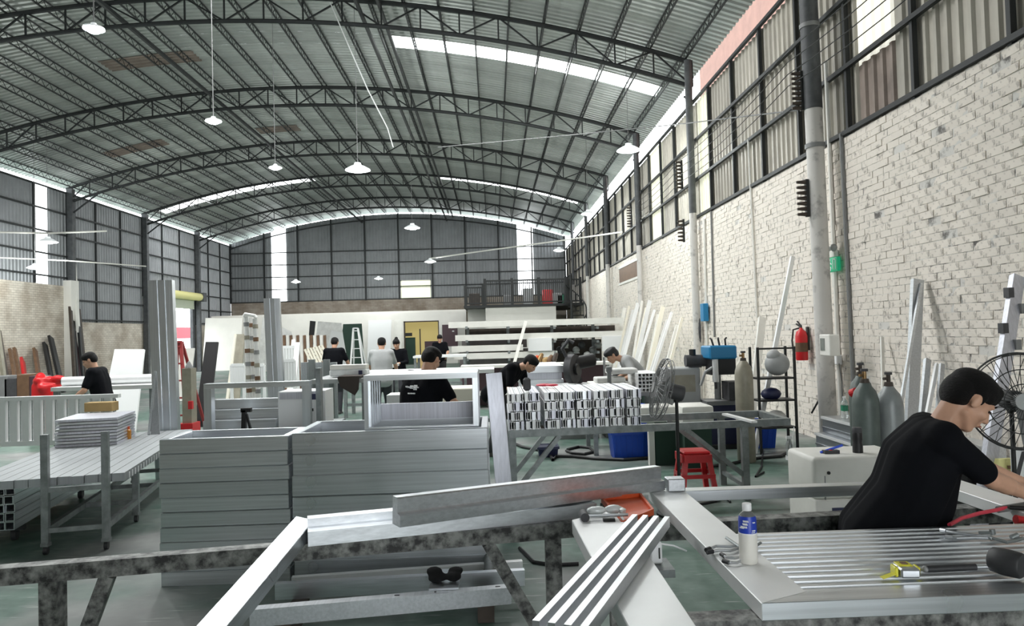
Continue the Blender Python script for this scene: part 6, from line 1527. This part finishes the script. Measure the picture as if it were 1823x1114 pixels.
# ================================================================== lamps
def lamp(label, px, py, y, r, cord=True, on=True):
    c = AY(px, py, y); t = thing('pendant_lamp', label, 'lamp', tuple(c), 'pendant lamps')
    q = MB(); q.lathe([(r, 0), (r * .98, .02), (r * .55, r * .32), (r * .3, r * .42), (r * .26, r * .6), (0, r * .62)], c, 24); q.build('lamp_shade', 'lamp_white', t, True)
    MB().lathe([(0, -.045), (r * .45, -.04), (r * .75, -.015), (r * .93, .006), (0, .01)], c, 24).build('bulb', 'lamp_glow', t, True)
    zt = arch(c.x) + DECK + .05
    if cord: MB().tube(c + V((0, 0, r * .6)), (c.x, c.y, max(zt, c.z + .4)), .007, n=6).build('cord', 'mid_grey', t)
    if on:
        d = bpy.data.lights.new('lamp_light', 'POINT'); d.energy = 170; d.color = (.95, 1, .98); d.shadow_soft_size = r * .6
        o = bpy.data.objects.new('lamp_light', d); COL.objects.link(o); o.parent = t; o.location = (0, 0, -.1 - r * .3)
lamp('large pendant lamp near the middle of the hall', 637, 303, 17.0, .29); lamp('pendant lamp high near the right wall', 1119, 268, 17.6, .29); lamp('pendant lamp in front of the back wall centre', 734, 406, 26.0, .28)
lamp('pendant lamp nearest the camera at the upper left', 167, 52, 9.1, .125); lamp('second lamp of the row at the upper left', 380, 216, 13.1, .14); lamp('third lamp of the row at the upper left', 490, 299, 17.2, .15)
lamp('pendant lamp in front of the bright strip on the left wall', 85, 431, 24.0, .3); lamp('low pendant lamp left of the bright wall strip', 62, 477, 24.5, .24); lamp('far pendant lamp before the back wall right of centre', 766, 466, 33.0, .26); lamp('far pendant lamp near the mezzanine', 995, 446, 32.0, .25)
lamp('far lamp beside the left bright strip of the back wall', 527, 502, 40.0, .25); lamp('far low lamp left of the small window', 674, 496, 42.0, .25); lamp('pendant lamp close to the right wall eave', 1047, 381, 26.0, .26)
def strung(label, pts, r, m):
    MB().path(pts, r, 6).solo('lamp_conduit', m, label, 'conduit')
strung('pale conduit carrying the lamps across the right bay', [AY(765, 460, 33), AY(880, 444, 31), AY(1000, 428, 29), AY(1108, 413, 26)], .03, 'off_white')
strung('white cable hanging from the nearest truss', [AY(588, 5, 16.9), AY(620, 80, 16.9), AY(655, 160, 17.0), AY(690, 228, 17.2), AY(700, 262, 17.4)], .014, 'white')
strung('conduit strung across the left bay before the bright strip', [AY(-10, 413, 24), AY(90, 415, 24.2), AY(190, 411, 24.6)], .03, 'off_white')
strung('lower conduit strung across the left bay', [AY(-10, 458, 24.5), AY(120, 464, 25), AY(260, 474, 27)], .022, 'off_white')
strung('thin wire crossing under the roof to the right wall', [AY(780, 262, 22), AY(1000, 242, 19), AY(1200, 222, 16.5), AY(1420, 196, 11.3)], .012, 'mid_grey')

# ================================================================== the other people
def at_head(px, py, y): return AY(px, py, y).x
person('man in a printed black t-shirt seen from behind through the open box frame', (at_head(738, 650, 6.85), 6.85, 0), 1.0, lean=.3, wl=(.45, .2, 1.02), wr_=(.32, -.42, .97), pitch=.5, girth=1.15, vox=.011, hip=.86, h=1.7, neck=.55,
       prints=[(-.06, .02, .012, .05), (-.035, .035, .035, .01), (-.035, .015, .035, .01), (-.035, .0, .035, .01), (-.035, .017, .01, .045), (.01, .03, .035, .008), (.01, .012, .035, .008), (.01, .02, .008, .05), (.045, .02, .012, .055), (.06, .02, .01, .05), (-.03, -.04, .02, .012), (.0, -.04, .02, .012), (.03, -.04, .02, .012)])
person('man in black bending over the sheets behind the bundles of profiles', (at_head(893, 660, 10.5) - .12, 10.5, 0), -.45, lean=.85, wl=(.55, .15, .85), wr_=(.5, -.1, .82), pitch=.75, vox=.012, hip=.9, neck=1.3)
person('man in a grey t-shirt seen from behind at the middle table', (at_head(679, 640, 14.4), 14.4, 0), 1.65, lean=.2, wl=(.4, .28, 1.0), wr_=(.4, -.28, 1.0), pitch=.35, shirt='shirt_grey', vox=.014, h=1.7, girth=1.1)
person('person with hair in a bun and dark jacket facing the camera', (at_head(709, 640, 17.4), 17.4, 0), -1.75, lean=.12, wl=(.3, .12, 1.1), wr_=(.3, -.12, 1.1), pitch=.4, vox=.014, bun=True, longs=True, h=1.64)
person('man in black seen from behind left of the middle table', (at_head(594, 640, 16.8), 16.8, 0), 1.55, lean=.15, wl=(.35, .3, 1.0), wr_=(.35, -.3, 1.0), pitch=.3, vox=.014)
person('man in black far back beside the lit office door', (at_head(783, 610, 23.6), 23.6, 0), -1.5, lean=.2, wl=(.4, .2, 1.05), wr_=(.4, -.2, 1.05), pitch=.45, vox=.016)
person('man in black at the left bending over the long roll', (at_head(186, 660, 10.9), 10.9, 0), 3.2, lean=.25, wl=(.35, .25, .95), wr_=(.3, -.3, .9), pitch=.4, vox=.012, hip=.86, h=1.66, hyaw=.2)
person('person in a pale grey shirt and dark cap bending at the far right machine', (at_head(1150, 640, 11.6), 11.6, 0), PI, lean=.75, wl=(.45, .2, .95), wr_=(.45, -.2, .95), pitch=.6, shirt='shirt_grey', vox=.013, cap='black', hip=.88, neck=1.2)
